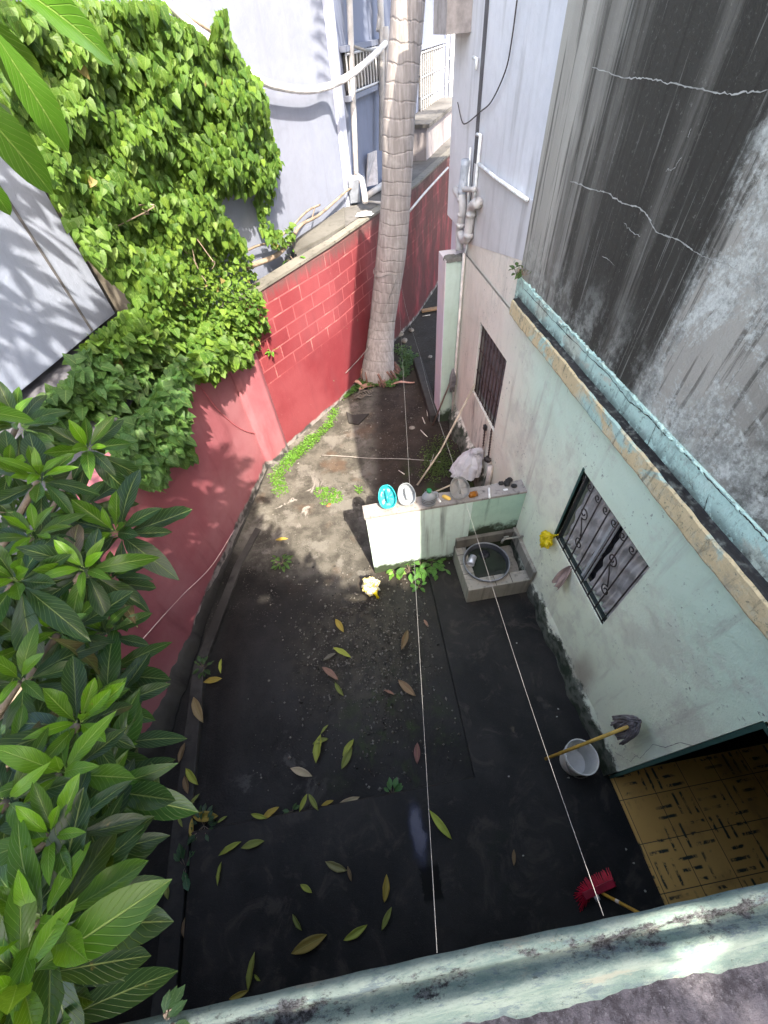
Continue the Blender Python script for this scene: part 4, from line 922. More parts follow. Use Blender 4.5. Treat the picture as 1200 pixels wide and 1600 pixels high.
# ---------------------------------------------------------------- palm
PB = np.array([.72, 7.25, 0.0])
cen = [(.70, 7.22, -.05), (.71, 7.23, .12), (.79, 7.32, .5), (.90, 7.46, .98), (1.12, 7.48, 2.0), (1.25, 7.48, 2.85), (1.31, 7.48, 3.53), (1.40, 7.48, 4.12), (1.475, 7.48, 4.62), (1.7, 7.52, 6.5), (2.0, 7.6, 9.0)]
rad = [.36, .33, .265, .235, .245, .222, .218, .208, .20, .17, .14]
PT_ = thing('palm_tree', 'tall leaning palm with a pale ringed trunk against the red wall', 'palm', PB)
P = inter(cen, 22); R_ = np.interp(np.linspace(0, 10, len(P)), range(11), rad)
zz = np.array([p[2] for p in P]); ringv = zz / .165
R_ = R_ * (1 + .014 * np.abs(np.sin(math.pi * ringv + .5 * np.sin(zz * 3))) ** .5)
m = MB(); m.tube(P, R_, 28, uvs=ringv); m.build('trunk', PALM, PT_, smooth=True)
m = MB()
for k in range(70):
    a = random.uniform(0, 6.28); r0 = random.uniform(.26, .36); z0_ = random.uniform(.02, .26)
    c = np.array([PB[0] + r0 * math.cos(a), PB[1] + r0 * math.sin(a), z0_]); e = np.array([PB[0] + (r0 + random.uniform(.03, .14)) * math.cos(a + .2), PB[1] + (r0 + .1) * math.sin(a + .2), -.02])
    m.tube([c, (c + e) / 2 + (0, 0, .03), e], random.uniform(.012, .028), 5)
m.build('root_mass', simple('reddish_roots', (.16, .085, .07), .9, var=.5), PT_, smooth=True)
top = np.array(cen[-1]); m = MB(); st = MB()
for k in range(13):
    a = k * 2.4 + .3; L = random.uniform(2.2, 2.9); up = random.uniform(.2, 1.0)
    d = np.array([math.cos(a), math.sin(a), 0]); R0 = [top + d * L * t + np.array([0, 0, up * t * 1.6 - 2.3 * t * t]) for t in np.linspace(0, 1, 14)]
    st.tube(R0, [.03 - .0019 * i for i in range(14)], 5)
    s_ = np.array([-d[1], d[0], 0])
    for i in range(1, 14):
        for q in range(3):
            for sg in (-1, 1):
                p = R0[i - 1] + (R0[i] - R0[i - 1]) * q / 3; tp = s_ * sg + d * .5 + np.array([0, 0, -.5])
                scatter(m, T_MED, [p], [tp + rn(1, .1)[0]], [[0, 0, 1.0]], [.62 * (1 - .5 * abs(i / 13 - .4))], [[.05, .12, .03]], [.35])
st.build('frond_stem', simple('green_rachis', (.12, .18, .05)), PT_); m.build('fronds', WEEDL, PT_)
# ---------------------------------------------------------------- foreground tree: low boughs at the left, crown overhead
TR = thing('broadleaf_tree', 'broad leaved tree with glossy dark green rosettes filling the left edge and lime young leaves', 'tree', (-3.25, -.45, 0))
m = MB(); tk = inter([(-3.25, -.45, -.05), (-3.15, -.6, 1.2), (-2.8, -.9, 2.6), (-2.0, -1.2, 4.4), (-1.6, -1.6, 6.2)], 6); m.tube(tk, np.linspace(.17, .07, len(tk)), 12); m.build('trunk', STEM, TR, smooth=True)
big = MB(); med = MB(); br = MB()
Y1 = np.array([.065, .165, .004]); G1 = np.array([.009, .046, .005]); G2_ = np.array([.0035, .021, .007]); G3 = np.array([.005, .027, .014])
T_B2 = leaf_t(9, 4, lance(.145, .5), .05, .42, .16, .16, .05); T_B3 = leaf_t(9, 4, lance(.16, .6), .28, .02, -.10, .22, .05)
def rosette(c, ax, nl, L, young, T=T_BIG, mb=big, gloss=None):
    c = np.array(c, float); ax = np.array(ax, float); ax /= np.linalg.norm(ax)
    X = np.cross(ax, (0, 0, 1) if abs(ax[2]) < .9 else (1, 0, 0)); X /= np.linalg.norm(X); Y = np.cross(ax, X)
    ps, tp, nn, sz, cl, wd = [], [], [], [], [], []
    for k in range(nl):
        a = k * 2.4 + random.uniform(-.3, .3); f = k / nl        # f 0 inner (young) .. 1 outer (old)
        el = 1.15 - 1.45 * f + random.uniform(-.3, .3)
        d = math.cos(el) * (math.cos(a) * X + math.sin(a) * Y) + math.sin(el) * ax
        nv = -math.sin(el) * (math.cos(a) * X + math.sin(a) * Y) + math.cos(el) * ax
        ps.append(c - ax * .055 * f + d * .008); tp.append(d + rn(1, .10)[0] + np.array([0, 0, -.28 * f])); nn.append(nv + rn(1, .12)[0])
        l = L * (.52 + .55 * min(1, f * 1.7)) * random.uniform(.7, 1.25); sz.append(l)
        t = random.random()
        c_ = G1 * (1 - t) + G2_ * t if f < .6 else G3 * (1 - t) + G2_ * t
        if f < young: c_ = Y1 * random.uniform(.75, 1.2)
        elif f < young + .2: c_ = .5 * Y1 * .8 + .5 * G1
        cl.append(c_ * random.uniform(.8, 1.25)); wd.append(random.uniform(.85, 1.2))
    if T is T_BIG:
        for k in range(nl): scatter(mb, random.choice((T_BIG, T_B2, T_B3)), [ps[k]], [tp[k]], [nn[k]], [sz[k]], [cl[k]], [wd[k]])
    else: scatter(mb, T, ps, tp, nn, sz, cl, wd)
ROS = [(62, 742, 1.5, .3), (142, 700, 1.6, .15), (52, 832, 1.4, .35), (135, 888, 1.25, .35), (185, 830, 1.5, .1), (180, 900, 1.5, .1), (20, 905, 1.25, .1), (95, 985, 1.3, .2), (165, 985, 1.4, .1), (30, 1060, 1.2, .15),
       (128, 1128, 1.05, .35), (170, 1100, 1.3, .1), (175, 1165, 1.3, .1), (98, 1208, 1.0, .4), (20, 1180, 1.15, .15), (165, 1235, 1.25, .05), (80, 1305, .95, .3), (150, 1330, 1.2, .05), (12, 1370, 1.1, .2), (78, 1440, .92, .35), (110, 1420, 1.2, .05), (40, 1530, .9, .3), (85, 1545, 1.1, .05), (8, 1250, 1.0, .1), (5, 1480, 1.0, .1),
       (10, 730, 1.7, .15), (25, 660, 1.9, .1), (100, 1090, 1.5, .0), (60, 1180, 1.4, .0), (30, 1300, 1.35, 0), (110, 1370, 1.4, 0), (60, 1480, 1.3, 0), (20, 1590, 1.1, .1), (70, 1610, 1.05, .0), (80, 880, 1.8, 0), (30, 980, 1.7, 0), (130, 790, 1.8, .1), (170, 1050, 1.6, .0), (150, 1260, 1.45, 0)]
for u, v, d, yg in ROS:
    u = u * .94 + 4 if v < 1380 else u * .78; c = atd(u, v, d); tc = (CP - c); tc /= np.linalg.norm(tc)
    ax = tc * .75 + np.array([.10, .05, .75]) + rn(1, .15)[0]
    rosette(c, ax + rn(1, .12)[0], random.randint(13, 21), random.uniform(.105, .155) * (.8 + .2 * d), yg)
    b0 = c - np.array([.02, 0, .02]); e = np.array([-2.9 + .3 * random.random(), -.8, max(1.6, c[2] - .9)])
    br.tube(inter([b0, b0 + (e - b0) * .2 + (0, 0, -.12), b0 + (e - b0) * .6 + (0, 0, -.25), e], 4), np.linspace(.008, .03, 13), 6)
    # leaves down the twig behind the rosette
    for q in (.08, .16, .26):
        p = b0 + (e - b0) * q + (0, 0, -.1 * q * 5); rosette(p, ax + rn(1, .3)[0], 9, .14, 0)
# dry leaves caught in the boughs
for u, v, d in ((115, 900, 1.3), (20, 800, 1.35), (215, 980, 1.4), (35, 1150, 1.1), (75, 995, 1.2)):
    scatter(big, T_BIG, [atd(u, v, d)], [rn(1, 1)[0]], [[.2, .2, 1]], [.18], [[.08, .045, .03]], [.9])
# close leaves at the upper left corner
def leaf2(u0, v0, d0, u1, v1, d1, wd, col, roll=0.0):
    a = atd(u0, v0, d0); b = atd(u1, v1, d1); t = b - a; tc = CP - (a + b) / 2; tc /= np.linalg.norm(tc)
    nn = tc * .8 + np.array([.1, -.1, .55]) + roll * np.cross(t, tc)
    scatter(big, T_BIG, [a], [t], [nn], [np.linalg.norm(t) / 1.02], [col], [wd])
LC = np.array([.05, .145, .013])
leaf2(-60, -70, .60, 196, 78, .66, 1.0, LC * 1.2); leaf2(-30, 20, .62, 116, 242, .64, 1.05, LC); leaf2(-110, 85, .60, 94, 303, .62, 1.15, LC * .8, -.3); leaf2(-25, 150, .66, 70, 240, .75, 1.1, LC * .6)
leaf2(-40, 255, .62, 22, 342, .64, 1.1, LC); leaf2(-60, -20, .75, 90, 190, .82, 1.2, LC * .55)
leaf2(-60, 640, 1.2, 60, 652, 1.25, .9, LC * .9); leaf2(90, -90, .8, 200, -8, .85, 1.0, LC)
nb_ = atd(-60, 0, .62); br.tube(inter([nb_, nb_ + np.array([-.2, -.1, .15]), (-.9, -.5, 5.3), (-1.7, -1.5, 5.6)], 5), np.linspace(.008, .04, 16), 6)
# overhead crown (throws the leaf shadows)
FP = [(-.42, 2.36), (-.75, 2.95), (-1.15, 3.3), (-1.62, 4.05), (-1.75, 4.8), (-2.0, 5.25), (-2.2, 6.1), (-2.9, 6.6), (-3.0, 8.8), (-4.2, 9.0), (-4.1, 6.4), (-3.25, 6.0), (-3.2, 1.6), (-.9, 1.3)]
k = 0; cnt = 0
def crown_at(fx, fy, h, mb, L=.25):
    c = np.array([fx + .256 * h, fy - .832 * h, h]); rosette(c, np.array([.1, -.2, 1]) + rn(1, .35)[0], 9, L, .1, T_MED, mb)
    return c
while cnt < 300:
    fx = random.uniform(-4.2, -.3); fy = random.uniform(1.3, 9.0)
    if not inpoly(fx, fy, FP): continue
    ins = min(1, min(math.hypot(fx - a, fy - b) for a, b in FP[:8]) / .6)
    h = random.uniform(5.3, 6.8)
    deep = min(math.hypot(fx - a, fy - b) for a, b in FP[:8]) > 1.1
    if fx < -3.2 and random.random() < .5: continue
    c = crown_at(fx, fy, h, med); cnt += 1
    if cnt % 9 == 0: br.tube(inter([c, c + (np.array((-1.7, -1.5, 5.4)) - c) * .5 + (0, 0, -.2), (-1.75, -1.4, 5.2)], 4), np.linspace(.012, .04, 9), 5)
# thin canopy that dapples the roof below the photographer
RT = MB(); cnt = 0
HO = [(onz(1140, 1545, 3.05)[:2], .15), (onz(1010, 1520, 3.05)[:2], .055)]
while cnt < 46:
    x, y = random.uniform(-1.2, 1.5), random.uniform(-.62, -.12)
    if any(math.hypot(x - a[0], y - a[1]) < r for a, r in HO): continue
    h = random.uniform(3.2, 4.6); fx = x + .256 * 0; c = np.array([x + .256 * h, y - .832 * h, 3.06 + h])
    rosette(c, np.array([.1, -.2, 1]) + rn(1, .3)[0], 9, .27, .1, T_MED, med); cnt += 1
    if cnt % 8 == 0: br.tube(inter([c, c + (np.array((-1.6, -1.6, 6.0)) - c) * .5, (-1.6, -1.6, 6.1)], 4), np.linspace(.01, .04, 9), 5)
big.build('foliage', BIGL, TR, smooth=True); med.build('crown', BIGL, TR); br.build('limb', STEM, TR, smooth=True)

# ---------------------------------------------------------------- weeds
def gz(u, v, z=0.0): return onz(u, v, z)
WG = 'weeds growing in the yard'
sprout('weed', 'small bright green weed clump in the sunlit yard left of the teal jug', 'weed', [gz(503, 770), gz(515, 772), gz(525, 778), gz(512, 782)], .10, 90, .035, LG, WG, .3)
sprout('weed', 'dark green weed at the shadow edge below the sunlit ground', 'weed', [gz(441, 880)], .10, 34, .07, (.06, .15, .03), WG)
sprout('weed', 'bright broad leaved weed under the sunlit left half of the partition', 'weed', [gz(617, 893)], .07, 9, .085, (.14, .34, .04), WG, .9)
sprout('weed', 'largest leafy weed at the foot of the partition left of the trough', 'weed', [gz(655, 885), gz(662, 893), gz(640, 893), gz(672, 885), gz(685, 888)], .13, 14, .12, (.07, .20, .04), WG, 1.0)
sprout('weed', 'small weed just below the largest one on the concrete edge', 'weed', [gz(655, 918)], .05, 10, .075, (.07, .22, .04), WG, .9)
sprout('weed', 'tiny weed on the step edge where the left clothesline crosses it', 'weed', [gz(613, 1242)], .05, 9, .08, (.05, .17, .05), WG)
sprout('weed', 'tiny dark sprig between fallen leaves on the step edge', 'weed', [gz(456, 1268)], .03, 7, .055, (.03, .09, .03), WG)
sprout('weed', 'dark fern like weed by the plinth highest up the left kerb', 'weed', [gz(318, 1045)], .09, 22, .075, DG, WG)
sprout('weed', 'bluish dark weed at the corner of the concrete path', 'weed', [gz(318, 1290)], .09, 24, .075, (.03, .08, .045), WG)
sprout('weed', 'dark green weed lowest on the left kerb', 'weed', [gz(289, 1355)], .08, 10, .10, (.025, .10, .045), WG)
sprout('weed', 'small weed growing from the coping at the bottom edge', 'weed', [onz(258, 1597, 3.09)], .03, 8, .035, (.04, .11, .04), WG)
sprout('wall_plant', 'small leafy plant rooted where the cornice ends', 'plant', [onx(808, 432, XR - .02), onx(818, 430, XR - .02)], .06, 12, .075, (.05, .10, .03), None, 1.2)
sprout('wall_plant', 'little weed sticking out of the crack at the bend of the red wall', 'plant', [onpl(425, 550, A3, A4, .05)], .05, 8, .08, LG)
def carpet(name, label, pts, n_, r, sz, colr):
    t = MB(); P = []
    for _ in range(n_):
        a, b = random.choice(list(zip(pts, pts[1:]))); s = random.random(); c = np.array(a) + (np.array(b) - a) * s
        rr = r * random.random() ** .6; an = random.random() * 6.28; P.append([c[0] + rr * math.cos(an), c[1] + rr * math.sin(an), random.uniform(.0, .05)])
    P = np.array(P); tp = rn(n_, 1); tp[:, 2] = np.abs(tp[:, 2]) * .4; nn = np.tile([0, 0, 1.0], (n_, 1)) + rn(n_, .35)
    scatter(t, T_WEED, P, tp, nn, RNG.uniform(sz * .7, sz * 1.3, n_), np.array(colr) * RNG.uniform(.65, 1.35, (n_, 1)))
    o = t.build(name, WEEDL, smooth=True); o['kind'] = 'stuff'; tag(o, label, 'ground cover'); return o
carpet('creeping_weeds', 'bright green creeping weeds along the foot of the red wall in the sun', [gz(440, 770), gz(432, 745), gz(452, 720), gz(470, 705), gz(492, 685)], 1500, .13, .032, LG)
carpet('creeping_weeds', 'sparse green weeds along the base of the red wall left of the palm', [gz(492, 685), gz(515, 665), gz(525, 640)], 420, .09, .035, LG)
carpet('creeping_weeds', 'lush weeds in front of the palm roots', [gz(532, 620), gz(545, 608), gz(575, 600), gz(605, 592), gz(612, 600)], 1300, .17, .06, (.055, .14, .03))
carpet('creeping_weeds', 'dark weeds right of the palm base', [gz(622, 590), gz(632, 575), gz(640, 560), gz(625, 545)], 600, .17, .06, (.03, .075, .025))
carpet('creeping_weeds', 'mossy low growth between the column and the partition', [gz(690, 690), gz(670, 715), gz(700, 735), gz(668, 740), gz(700, 700)], 1500, .20, .028, (.05, .09, .02))
carpet('creeping_weeds', 'tiny yellow green weeds behind the teal jug', [gz(563, 770), gz(558, 764)], 60, .05, .03, LG)
# ================================================================ SMALL THINGS
HT = 1.163                                   # top of the partition
def P3(u, v, z=0.0): return onz(u, v, z)
# --- cut jugs on the wall
def jug(name, label, cat, u, v, mat, w_, h, base=HT, lay=0.0, cap=None, cut=True, extra=None):
    c = onz(u, v, base); t = thing(name, label, cat, c, 'plastic vessels standing on the partition')
    mb = MB()
    prof = [(w_ * .42, 0), (w_ * .5, .006), (w_ * .52, h * .2), (w_ * .5, h * .62)]
    if cut: prof += [(w_ * .45, h * .85), (w_ * .43, h), (w_ * .40, h), (w_ * .42, h * .84), (w_ * .46, h * .6), (w_ * .46, h * .1), (.001, h * .08)]
    else: prof += [(w_ * .36, h * .82), (w_ * .16, h * .92), (w_ * .15, h)]
    ax = np.array([.0, -lay, 1.0]); mb.lathe(c, prof, 24, ax, squash=(1, .8)); mb.build('body', mat, t, smooth=True)
    axn = ax / np.linalg.norm(ax)
    hb = MB(); s = np.array([w_ * .0, -.0, 0]); X = np.array([0, -1.0, 0]) if cut else np.array([1.0, 0, 0])
    hb.tube(inter([c + axn * h * .35 + X * w_ * .40, c + axn * h * .45 + X * w_ * .62, c + axn * h * .75 + X * w_ * .58, c + axn * h * .86 + X * w_ * .36], 5), w_ * .07, 8); hb.build('handle', mat, t, smooth=True)
    if cap: cb = MB(); cb.lathe(c + axn * h, [(w_ * .18, -.005), (w_ * .18, .018), (.001, .019)], 14, ax); cb.build('cap', cap, t)
    return t, c
TEALP = m_plastic('teal_plastic', (.01, .48, .53), .97, .3, .3); MILK = m_plastic('milky_plastic', (.42, .46, .50), .62, .4, .35); CLEAR = m_plastic('dirty_clear_plastic', (.42, .42, .40), .45, .35, .4)
def scoop(label, u, v, mat, L, w_):
    """jug cut open lengthwise, its hollow turned up and towards the yard"""
    c = onz(u, v, HT + .01); t = thing('cut_jug', label, 'jug', c, 'plastic vessels standing on the partition')
    n_ = CP - c; n_ /= np.linalg.norm(n_); n_ = n_ * .75 + np.array([0, -.15, .4]); n_ /= np.linalg.norm(n_)
    X = np.array([1, 0, 0]) - n_ * n_[0]; X /= np.linalg.norm(X); Y = np.cross(n_, X)
    c0 = c + Y * L * .5 + n_ * w_ * .34
    mb = MB()
    def f(a, b):                              # bowl: b 0 centre .. 1 rim
        an = a * 2 * math.pi; e = 2.6; cx = abs(math.cos(an)) ** (2 / e) * math.copysign(1, math.cos(an)); sy = abs(math.sin(an)) ** (2 / e) * math.copysign(1, math.sin(an))
        tp_ = 1 - .22 * max(0, sy)
        r = min(1, b * 1.3); d = -w_ * .42 * (1 - max(0, (b * 1.3 - .75) / .55) ** 2 if b * 1.3 > .75 else 1)
        return c0 + X * cx * r * w_ * .5 * tp_ + Y * sy * r * L * .5 + n_ * (d + .004 * math.sin(an * 6))
    mb.grid(f, 28, 10); mb.build('shell', mat, t, smooth=True, solid=.002)
    hb = MB(); hb.tube(inter([c0 + Y * L * .28 - n_ * w_ * .25, c0 + Y * L * .2 + n_ * .00, c0 - Y * L * .12 + n_ * .0, c0 - Y * L * .22 - n_ * w_ * .25], 5), w_ * .07, 8); hb.build('handle', mat, t, smooth=True)
    rb = MB(); rb.tube([f(k / 28, 1.0) for k in range(29)], .005, 5); rb.build('rim', mat, t, smooth=True)
    return t
scoop('bright teal plastic jug cut into a scoop on the partition', 608, 795, TEALP, .25, .185)
scoop('milky white jug cut into a scoop beside the teal one', 638, 790, MILK, .235, .185)
scoop('dirty clear cut jug between the yellow soap and the amber jar', 721, 780, CLEAR, .235, .20)
t, c = jug('plastic_jug', 'milky jug with green cap standing on the partition', 'jug', 670, 786, MILK, .15, .19, cap=simple('green_cap', (.01, .22, .09), .4), cut=False)
mb = MB()
for k, zz_ in enumerate((.05, .075, .10)): mb.lathe(c + (0, 0, zz_), [(.079, 0), (.0795, .004), (.079, .008)], 20, squash=(1, .82))
mb.build('printed_band', simple('black_print', (.03, .03, .03), .6), t)
def rod(name, label, cat, pts, r, mat, seg=10, group=None, smooth=True):
    mb = MB(); mb.tube(pts, r, seg); return tag(mb.build(name, mat, smooth=smooth), label, cat, group)
def lump(name, label, cat, c, sz, mat, ang=0.0, seg=12, pw=2.6, group=None, nz=.06):
    mb = MB(); ca, sa = math.cos(ang), math.sin(ang)
    def f(a, b):
        th = a * 2 * math.pi; ph = (b - .5) * math.pi; q = lambda s: abs(s) ** (2 / pw) * math.copysign(1, s)
        k = 1 + nz * math.sin(7 * th + 3) * math.cos(5 * ph) + nz * .6 * math.sin(13 * th + 9 * ph)
        x = q(math.cos(ph)) * q(math.cos(th)) * sz[0] * k; y = q(math.cos(ph)) * q(math.sin(th)) * sz[1] * k; z = (q(math.sin(ph)) + 1) * sz[2] * k
        return (c[0] + ca * x - sa * y, c[1] + sa * x + ca * y, c[2] + z)
    mb.grid(f, seg * 2, seg); return tag(mb.build(name, mat, smooth=True), label, cat, group)
a = onz(690, 775, HT); b = onz(705, 782, HT)
lump('soap_bar', 'yellow bar of soap on the partition right of the green capped jug', 'soap', (a + b) / 2, (.052, .025, .014), simple('yellow_soap', (.72, .46, .10), .5), math.atan2(b[1] - a[1], b[0] - a[0]), nz=.02)
c = onz(739, 776, HT); J = thing('amber_jar', 'small amber jar lying on the partition beside the clear cut jug', 'jar', c)
mb = MB(); mb.lathe(c + (-.045, 0, .034), [(.001, 0), (.03, 0), (.033, .006), (.033, .06), (.028, .066)], 18, (1, .1, 0)); mb.build('glass', m_plastic('amber_glass', (.40, .15, .02), .92, .15, .3), J, smooth=True)
mb = MB(); mb.lathe(c + (.022, .005, .034), [(.03, 0), (.031, .02), (.001, .021)], 18, (1, .1, 0)); mb.build('lid', simple('brown_lid', (.22, .09, .03), .5), J)
rod('tube', 'slim white tube lying across the grimy wall top', 'tube', [onz(764, 763, HT + .012), onz(765, 778, HT + .012)], .011, simple('white_tube', (.75, .76, .76), .5))
rod('pen_cap', 'tiny white cap beside the yellow soap', 'cap', [onz(684, 779, HT + .012), onz(688, 784, HT + .012)], .012, simple('white_tube', (.75, .76, .76), .5))
mb = MB(); a = onz(790, 765, HT + .006); mb.box(a - (.025, .012, .004), a + (.025, .012, .004)); tag(mb.build('soap_chip', simple('white_tube', (.75, .76, .76)), bevel=.003), 'small white chip near the house end of the wall top', 'scrap')
BLK = simple('black_rubbish', (.022, .022, .024), .6)
for k, (u, v, s, lb) in enumerate(((783, 757, .03, 'small black knob leftmost by the house wall on the partition'), (792, 757, .045, 'largest black crumpled lump on the partition'), (797, 751, .028, 'black lump touching the house wall above the partition'), (803, 761, .03, 'black scrap at the front corner of the partition top'))):
    lump('black_scrap', lb, 'scrap', onz(u, v, HT), (s, s * .7, s * .6), BLK, k, group='black scraps on the partition', nz=.2)
# --- tub, tin, tap
c = np.array([1.335, 2.335, .20]); TB = thing('round_tub', 'round dark plastic tub full of murky water in the wash trough', 'tub', c)
c = onz(760, 877, .40); c[2] = .16
mb = MB(); mb.lathe(c, [(.001, 0), (.20, 0), (.245, .20), (.26, .238), (.268, .242), (.272, .236), (.268, .226)], 44); mb.lathe(c, [(.238, .20), (.252, .236)], 44); mb.build('shell', simple('dark_grey_plastic', (.045, .05, .06), .45), TB, smooth=True)
mb = MB(); mb.tube([c + np.array([.262 * math.cos(t), .262 * math.sin(t), .24]) for t in np.linspace(0, 2 * math.pi, 45)], .009, 8); mb.build('rim', simple('worn_grey_rim', (.20, .21, .23), .5), TB, smooth=True)
mb = MB(); mb.lathe(c, [(.001, .178), (.236, .178)], 44); w_ = NT('murky_water'); w_.bump(w_.noise(w_.pos(), 9, 3), .002, .5); mb.build('water', w_.fin((.018, .022, .018), .06, .5), TB)
lump('soaking_cloth', 'dark cloth lump soaking in the round tub', 'cloth', onz(757, 868, .32), (.055, .05, .018), simple('dark_wet_cloth', (.012, .012, .018), .6), .4, nz=.2)
a = onz(741, 866, .40); b = onz(735, 882, .385)
TN = thing('tin_can', 'pale metal can lying across the rim of the tub', 'can', b); ax = a - b; ax /= np.linalg.norm(ax)
mb = MB(); mb.lathe(b, [(.001, .012), (.038, .012), (.040, 0), (.043, 0), (.042, .05), (.040, .115), (.036, .118), (.001, .118)], 22, ax); mb.build('body', simple('dull_tin', (.58, .60, .66), .35, .6, Metallic=.6), TN, smooth=True)
mb = MB(); mb.lathe(b, [(.043, .0), (.046, .004), (.043, .008)], 22, ax); mb.build('rim', simple('dull_tin', (.5, .5, .5)), TN)
TP = thing('water_tap', 'grey wall tap on a horizontal pipe above the trough', 'tap', (XR, 2.36, .78)); y_ = onx(818, 838, XR)
a = y_; e = onx(790, 842, XR - .20)
mb = MB(); mb.tube([a, e, e + (-.03, 0, -.005)], .012, 8); mb.tube([e + (-.02, 0, 0), e + (-.035, 0, -.03), e + (-.035, 0, -.07)], .014, 8); mb.build('pipe', simple('dull_zinc', (.30, .29, .27), .5, Metallic=.4), TP, smooth=True)
mb = MB(); mb.tube([e + (0, 0, .0), e + (0, 0, .04)], .009, 8); mb.box(e + (-.03, -.006, .038), e + (.03, .006, .048)); mb.build('handle', simple('dull_zinc', (.3, .29, .27)), TP)
# --- bucket with mop
c = onz(908, 1198, .0); BK = thing('bucket', 'white plastic bucket by the house corner', 'bucket', c)
cb = onz(908, 1181, .31); c = np.array([cb[0] - .005, cb[1] - .01, .046])
WP = simple('scuffed_white_plastic', (.62, .61, .58), .45, var=.1)
mb = MB(); mb.lathe(c, [(.001, .004), (.112, .0), (.128, .22), (.134, .222), (.134, .245), (.129, .247), (.133, .278), (.138, .282), (.139, .292), (.134, .294), (.128, .288), (.109, .012), (.001, .012)], 44); mb.build('body', WP, BK, smooth=False)
mb = MB(); mb.tube([c + np.array([.137 * math.cos(t), -.137 * abs(math.sin(t)) * .93 - .01, .262 - .16 * math.sin(t)]) for t in np.linspace(0, math.pi, 18)], .003, 5); mb.build('bail', simple('wire_handle', (.35, .35, .35), .4, Metallic=.7), BK)
mp0 = onz(852, 1186, .36); mp1 = onx(988, 1133, XR - .10)
MP = thing('mop', 'string mop with grey head leaning on the house wall across the bucket', 'mop', mp0)
mb = MB(); mb.tube([mp0, mp0 + (mp1 - mp0) * .5, mp1], .0125, 10); mb.build('handle', BAMB, MP, smooth=True)
mb = MB(); tw = [];
for k in range(90):
    a = k * 2.4; f = math.sqrt(k / 90.0); d = np.array([-.25 * abs(math.cos(a)), math.cos(a) * .9, math.sin(a) * .9])
    hd = mp1 + np.array([.02, 0, .0]) + (mp1 - mp0) / np.linalg.norm(mp1 - mp0) * random.uniform(-.02, .05)
    q1 = hd + d * .05 * f + np.array([-.02, 0, .02]); q2_ = hd + d * (.05 + .03 * f) + np.array([-.03, 0, -.05]); q3 = q2_ + np.array([random.uniform(-.03, .02), random.uniform(-.03, .035), -.10 - .06 * random.random()])
    q1[0] = min(q1[0], XR - .01); q2_[0] = min(q2_[0], XR - .01); q3[0] = min(q3[0], XR - .01)
    mb.tube(inter([hd, q1, q2_, q3], 4), .0068, 5)
mb.build('strings', simple('grey_mop_yarn', (.17, .155, .16), .9, var=.4), MP, smooth=True)
# --- broom
bh = onz(930, 1394, .10); h1 = onz(992, 1423, .35)
BR = thing('broom', 'red bristled broom with yellow handle beside the tiled floor', 'broom', bh)
e0 = onz(912, 1398, .06); e1 = onz(952, 1380, .06); bd = (e1 - e0) / np.linalg.norm(e1 - e0); bn = np.array([-bd[1], bd[0], 0])
mb = MB()
e0 = e0 - bd * .02; e1 = e1 + bd * .02; Lb_ = np.linalg.norm(e1 - e0)
for i in range(34):
    for j in range(6):
        p = e0 + bd * Lb_ * i / 33 + bn * (j - 2.5) * .008 + (0, 0, .05); f = (i / 33 - .35) * .5
        q = p + bd * f * .07 + bn * ((j - 2.5) * .012 + .03) + np.array([0, 0, -.045]) + rn(1, .004)[0]
        if i < 9: q = q - bd * .05 * (9 - i) / 9 - bn * .06 * (9 - i) / 9
        mb.tube([p, q], .003, 3)
mb.build('bristles', simple('red_bristles', (.50, .012, .045), .5, var=.3), BR)
mb = MB(); cc = (e0 + e1) / 2 + (0, 0, .058); mb.v; V0 = [cc + bd * sx * Lb_ * .5 + bn * sy * .022 + np.array([0, 0, sz_]) for sx in (-1, 1) for sy in (-1, 1) for sz_ in (-.012, .014)]
mb.add(V0, [(0, 1, 3, 2), (4, 6, 7, 5), (0, 4, 5, 1), (2, 3, 7, 6), (0, 2, 6, 4), (1, 5, 7, 3)]); mb.build('head', simple('dark_red_head', (.28, .01, .03), .4), BR, bevel=.004)
hs = cc - bn * .02; mb = MB(); hs = onz(943, 1397, .09); mb.tube([cc, hs, hs + (h1 - hs) * 1.6], .0115, 10); mb.build('handle', simple('orange_wood_handle', (.62, .34, .05), .4), BR, smooth=True)
mb = MB(); q = hs + (h1 - hs) * .42; mb.tube([q, q + (h1 - hs) * .12], .0125, 10); mb.build('label_band', simple('worn_white_print', (.6, .55, .5)), BR)
# --- white sheet thrown over a stake, dark gap beside it
ST = thing('wrapped_post', 'white plastic sack pulled over a post behind the partition', 'sack', onz(735, 765, 0))
top_ = onx(742, 705, 1.63); bx, by = top_[0] - .03, top_[1]
def sheet(a, b):
    th = a * 2 * math.pi; z = 1.13 * 0 + top_[2] * (1 - b) * 1.0 + .35 * b
    r = .035 + .12 * min(1, b * 3) ** .7 + .06 * b; r *= 1 + .10 * math.sin(9 * th + b * 2) * min(1, b * 2) + .04 * math.sin(19 * th)
    return (min(XR - .06, bx - .10 * b + r * math.cos(th)), by - .10 * b + r * .8 * math.sin(th), z)
SACK = m_plastic('white_woven_sack', (.72, .70, .73), .96, .6, .35)
mb = MB(); mb.grid(lambda a, b: (lambda q: (q[0] + .02 * MN.noise(Vector((a * 14, b * 3, 1))), q[1] + .03 * MN.noise(Vector((a * 12 + 5, b * 4, 1))), q[2] + .02 * MN.noise(Vector((a * 9, b * 9, 7)))))(sheet(a, b)), 120, 40); mb.build('sack', SACK, ST, smooth=True)
